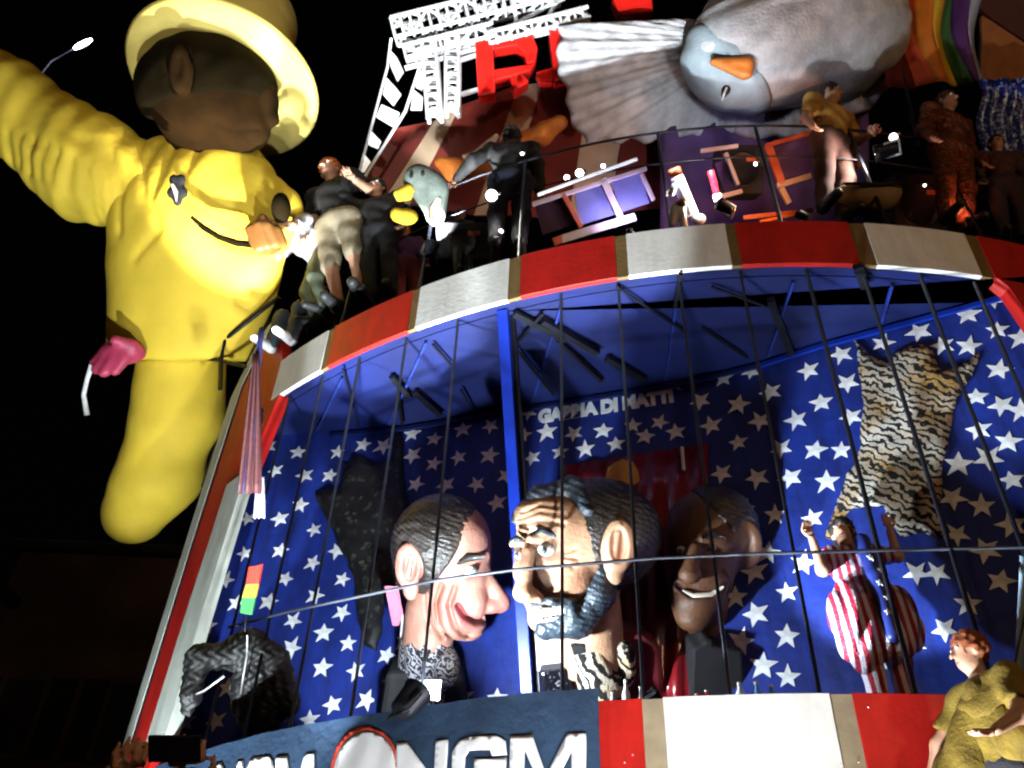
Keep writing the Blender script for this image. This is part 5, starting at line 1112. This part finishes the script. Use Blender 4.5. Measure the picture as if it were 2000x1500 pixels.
BROBE = fur('brown_leopard_cloth', (0.05, 0.012, 0.005), (0.17, 0.05, 0.02), (0.11, 0.03, 0.01), 12, 9, 'DIAGONAL', 0.5)
person('person', 'tall figure in reddish brown patterned robe at the right rail', **plant((1872, 440), (1846, 205)), yaw=20, shirt_mat=BROBE, pants_mat=BROBE, hair=(0.05, 0.015, 0.008), sleeves=2, long_hair=True)
person('person', 'dark person at the far right end of the deck rail', **plant((1985, 470), (1945, 285)), yaw=-10, shirt=(0.05, 0.02, 0.02), pants=(0.02, 0.012, 0.02), hair=(0.04, 0.015, 0.01), sleeves=2)
person('person', 'person in black with raised arm between the ginger-haired person and the toy bird', **plant((742, 585), (738, 372)), yaw=-15, shirt=(0.01, 0.01, 0.012), pants=(0.012, 0.012, 0.014), hair=(0.012, 0.01, 0.01), sleeves=2, J=dict(elL=(-.34, -.1, 1.5), wrL=(-.3, -.16, 1.74), hdL=(-.29, -.17, 1.84)))
person('person', 'dim person in dark plum clothes behind the rail left of the navy silhouette', **plant((905, 540), (900, 420)), yaw=20, shirt=(0.03, 0.012, 0.03), pants=(0.015, 0.01, 0.015), hair=(0.012, 0.01, 0.01), sleeves=2)
# dancer inside the cage
STRI = fur('red_white_satin', (0.30, 0.012, 0.03), (0.62, 0.58, 0.66), (0.55, 0.5, 0.6), 5.0, 0.35, 'X', 0.52, 0.28, 0, 25)
wp = at_y(1748, 1332, 5.95)
dn = person('person', 'dancer in shiny red and white striped costume with one arm raised in the cage', (wp.x - 0.02, 5.95, wp.z - 0.32), yaw=8, tilt=-6, scale=1.0, shirt_mat=STRI, pants_mat=STRI, hair=(0.012, 0.009, 0.008), sleeves=1, look=-0.7, cell=0.012, long_hair=True,
    J=dict(shL=(-.18, -.02, 1.33), elL=(-.33, -.10, 1.14), wrL=(-.36, -.12, 1.40), hdL=(-.38, -.12, 1.52), elR=(.40, .0, 1.42), wrR=(.40, -.02, 1.66), hdR=(.40, -.02, 1.77), neck=(0.0, -.01, 1.42), head=(-.03, -.03, 1.56)))
sculpt('balloon_skirt', lambda P: smin(.06, ell(P, (-.17, -.06, .72), (.17, .17, .36)), ell(P, (.16, -.06, .80), (.18, .17, .30)), ell(P, (.02, -.12, .58), (.15, .13, .16))) + .012 * np.sin(P[0] * 55 + 3 * np.sin(P[2] * 5)), (-.45, -.4, .2), (.45, .25, 1.25), .016, STRI, dn)
sculpt('star_sash', lambda P: smin(.03, cap(P, (.02, -.17, 1.40), (.0, -.22, 1.05), .06, .055), cap(P, (.0, -.22, 1.05), (-.02, -.24, .55), .06, .05)), (-.15, -.36, .4), (.15, -.05, 1.52), .012, mat('navy_satin', (0.012, 0.02, 0.12), 0.4, 0.2), dn)
ss = MB(); ss.prism(star_poly(0.03), 0, 0.006); sme = ss.mesh('star', STARW)
for k, (x, z) in enumerate(((0.02, 1.3), (-.02, 1.18), (.02, 1.06), (-.02, .95), (.0, .83), (-.03, .71), (.0, .6))):
    o = bpy.data.objects.new('star', sme); col.objects.link(o); o.parent = dn; o.matrix_basis = Matrix.Translation((x, -.262 - (0.018 if z < 1.1 else -.03 if z > 1.2 else 0), z)) @ Matrix.Rotation(R_(90), 4, 'X')
mb = MB(); mb.ball((.13, -.14, 1.30), (.045, .03, .045)); mb.build('blue_rosette', mat('bright_blue_satin', (0.03, 0.12, 0.7), 0.3, 0.1), dn, True)
# pale cloths at the right end of the cage
pc = camspot('pale_blue_cloth', 1995, 1220, 6.1, 'pale blue cloth hanging at the right end of the cage', 'cloth')
drape(pc, 'cloth', mat('pale_blue_cloth', (0.35, 0.48, 0.60), 0.8, 0.1, 6, 0.3), (2022, 1085), (2010, 1330), 60, 70, 2, 0, 5)
# yellow-clad onlooker on the running board
rb = MB(); rb.loft(curved(-30, 24, 1.72, 1.80, FR + 0.0, FR + 0.7)); rb.build('running_board', DECKM, flt)
wq = at_y(1885, 1275, 4.95)
yp_ = person('person', 'ginger-haired person in yellow top in front of the lower red panel', (wq.x + .05, 4.95, wq.z - 1.62), yaw=-75, shirt=(0.17, 0.115, 0.012), pants=(0.03, 0.03, 0.04), hair=(0.20, 0.045, 0.008), sleeves=1, look=-0.3, cell=0.012, long_hair=False, J=dict(elL=(-.34, -.12, 1.18), wrL=(-.42, -.2, .95), hdL=(-.45, -.24, .85), elR=(.3, -.1, 1.16), wrR=(.3, -.3, 1.05), hdR=(.29, -.38, 1.02)))
sculpt('poncho', lambda P: smin(.06, cap(P, (0, -.02, 1.36), (-.24, -.08, .92), .10, .21), cap(P, (0, -.02, 1.36), (.16, .0, 1.08), .10, .15)) + .007 * np.sin(P[0] * 34 + P[2] * 12 + 2 * np.sin(P[2] * 7)), (-.62, -.45, .6), (.5, .4, 1.55), .014, mat('yellow_fleece', (0.15, 0.10, 0.01), 0.9, 0.35, 8, 0.5), yp_)
# spectator holding up a phone at the lower left
ph = at_d(345, 1462, 2.1)
base = Vector((ph.x - .12, ph.y - .10, 0))
sp = person('person', 'spectator at lower left holding up a dark phone with raised hands', (base.x, base.y, 0), yaw=180, scale=1.0, shirt=(0.10, 0.012, 0.02), pants=(0.02, 0.02, 0.03), hair=(0.02, 0.01, 0.008), sleeves=1, cell=0.011,
    J=dict(shL=(-.19, -.02, 1.42), elL=(-.24, -.16, 1.72), wrL=(-.16, -.14, ph.z - .11), hdL=(-.135, -.13, ph.z), shR=(.19, -.02, 1.42), elR=(.14, -.2, 1.75), wrR=(-.02, -.16, ph.z - .12), hdR=(.0, -.14, ph.z - .01)))
phn = empty('phone', ph, CR, 'dark phone held up by the spectator at lower left', 'phone')
mb = MB(); mb.box((-.005, 0, 0), (.125, .064, .009)); mb.build('body', BLACK, phn, bevel=0.004)
mb = MB(); mb.box((-.005, 0, .0056), (.108, .056, .002)); mb.build('screen', mat('phone_glass', (0.02, 0.02, 0.05), 0.1, 0.1, 3, 0), phn)
# ================================================================== lights of the place and added fill
def flood(name, loc, target, power, colour, angle, blend, label, size=0.08, can=0.13):
    d = (Vector(target) - Vector(loc)).normalized(); rot = d.to_track_quat('Z', 'Y').to_matrix()
    e = empty(name, loc, None, label, 'floodlight')
    mb = MB(); mb.lathe([(can * .5, -can * 2.4), (can * .85, -can * 2.2), (can, -can * .4), (can * 1.12, -can * .3), (can * 1.12, -0.02), (can * .9, -0.02), (can * .9, -can * .6), (0.01, -can * .7)], 20, (0, 0, 0), rot); mb.build('housing', DARKM, e, True)
    mb = MB(); mb.lathe([(0.005, -can * .42), (can * .88, -can * .42), (can * .88, -can * .36), (0.005, -can * .34)], 20, (0, 0, 0), rot); mb.build('lens', mat('lit_lens_' + name, colour, 0.3, 0, 1, 0, 0, 2.5), e, True)
    mb = MB(); mb.tube([rot @ Vector((can * 1.2, 0, -can)), rot @ Vector((can * 1.25, 0, -can * 2.6)), rot @ Vector((-can * 1.25, 0, -can * 2.6)), rot @ Vector((-can * 1.2, 0, -can))], 0.012, 6); mb.build('yoke', DARKM, e, True)
    lamp('bulb', loc, target, power, colour, angle, blend, size, e)
    return e
flood('floodlight', (-0.55, 6.12, 3.86), (0.6, 7.0, 5.9), 820, (0.80, 0.92, 1.0), 160, 0.15, 'floodlight on the cage sill above the banner, aimed up at the puppets', 0.09, 0.10)
flood('floodlight', (-0.9, 5.1, 1.5), (-0.6, 6.2, 3.5), 260, (0.9, 0.95, 1.0), 95, 0.5, 'added light below the banner aimed at its letters')  # added to brighten the banner's letters and logo
flood('floodlight', (1.05, 5.78, 3.78), (3.75, 6.05, 6.0), 1100, (0.72, 0.86, 1.0), 54, 0.3, 'small floodlight on the cage sill by the red bottles, aimed at the tiger pelt', 0.03, 0.05)
flood('floodlight', (1.15, 4.75, 1.5), (1.1, 5.4, 4.2), 1300, (0.93, 0.97, 1.0), 130, 0.4, 'floodlight below the lower edge aimed up at the white lower panel')
flood('floodlight', (0.35, 4.95, 1.0), (0.35, 5.3, 7.9), 10000, (0.86, 0.95, 1.0), 23, 0.4, 'floodlight on the street aimed up at the middle of the striped upper edge')
flood('floodlight', (-1.45, 5.95, 1.0), (-1.5, 6.35, 7.9), 10000, (0.86, 0.95, 1.0), 23, 0.4, 'floodlight on the street aimed up at the left of the striped upper edge')
flood('floodlight', (-2.75, 6.2, 0.6), (-2.6, 7.3, 7.4), 2800, (0.85, 0.95, 1.0), 60, 0.4, 'floodlight on the street aimed up at the left pillar')
flood('floodlight', tuple(at_d(500, 800, 9.1)), (-3.85, 6.75, 12.0), 3000, (1.0, 0.97, 0.88), 44, 0.45, 'floodlight behind the hanging flag aimed up at the yellow giant', 0.05, 0.07)
flood('floodlight', (-1.6, -12.0, 1.2), (-3.3, 7.2, 11.4), 5500, (1.0, 0.95, 0.80), 15, 0.7, 'added fill light down the street aimed at the yellow giant')  # added front fill for the giant, from out of view
flood('floodlight', (-0.95, 6.6, 9.0), (-0.7, 6.3, 12.0), 1200, (0.95, 0.97, 1.0), 60, 0.3, 'floodlight on the deck aimed up at the truss sign', 0.05, 0.08)
# sodium street lamps behind the onlookers
def street_lamp(loc, power, colour, label, reach=(1.6, 1.0)):
    e = empty('street_lamp', (loc[0], loc[1], 0), None, label, 'street lamp')
    h = loc[2]
    mb = MB(); mb.tube([(0, 0, 0), (0, 0, h * .5), (0, 0, h + 0.4), (reach[0] * .4, reach[1] * .4, h + 0.75), (reach[0], reach[1], h + 0.8)], [0.09, 0.075, 0.055, 0.045, 0.04], 10); mb.build('pole', DARKM, e, True)
    mb = MB(); mb.ball((reach[0], reach[1], h + 0.72), (0.3, 0.16, 0.1), 14, 8); mb.build('lamp_head', mat('lamp_glass_%s' % label[:6], colour, 0.4, 0, 1, 0, 0, 20.0), e, True)
    d = bpy.data.lights.new('bulb', 'POINT'); d.energy = power; d.color = colour; d.shadow_soft_size = 0.3
    o = bpy.data.objects.new('bulb', d); col.objects.link(o); o.parent = e; o.location = (reach[0], reach[1], h + 0.4)
    return e
street_lamp((6.5, -6, 8.0), 900, (1.0, 0.60, 0.30), 'amber street lamp behind the crowd on the right')
street_lamp((-7, -7, 8.0), 240, (1.0, 0.60, 0.30), 'amber street lamp behind the crowd on the left')
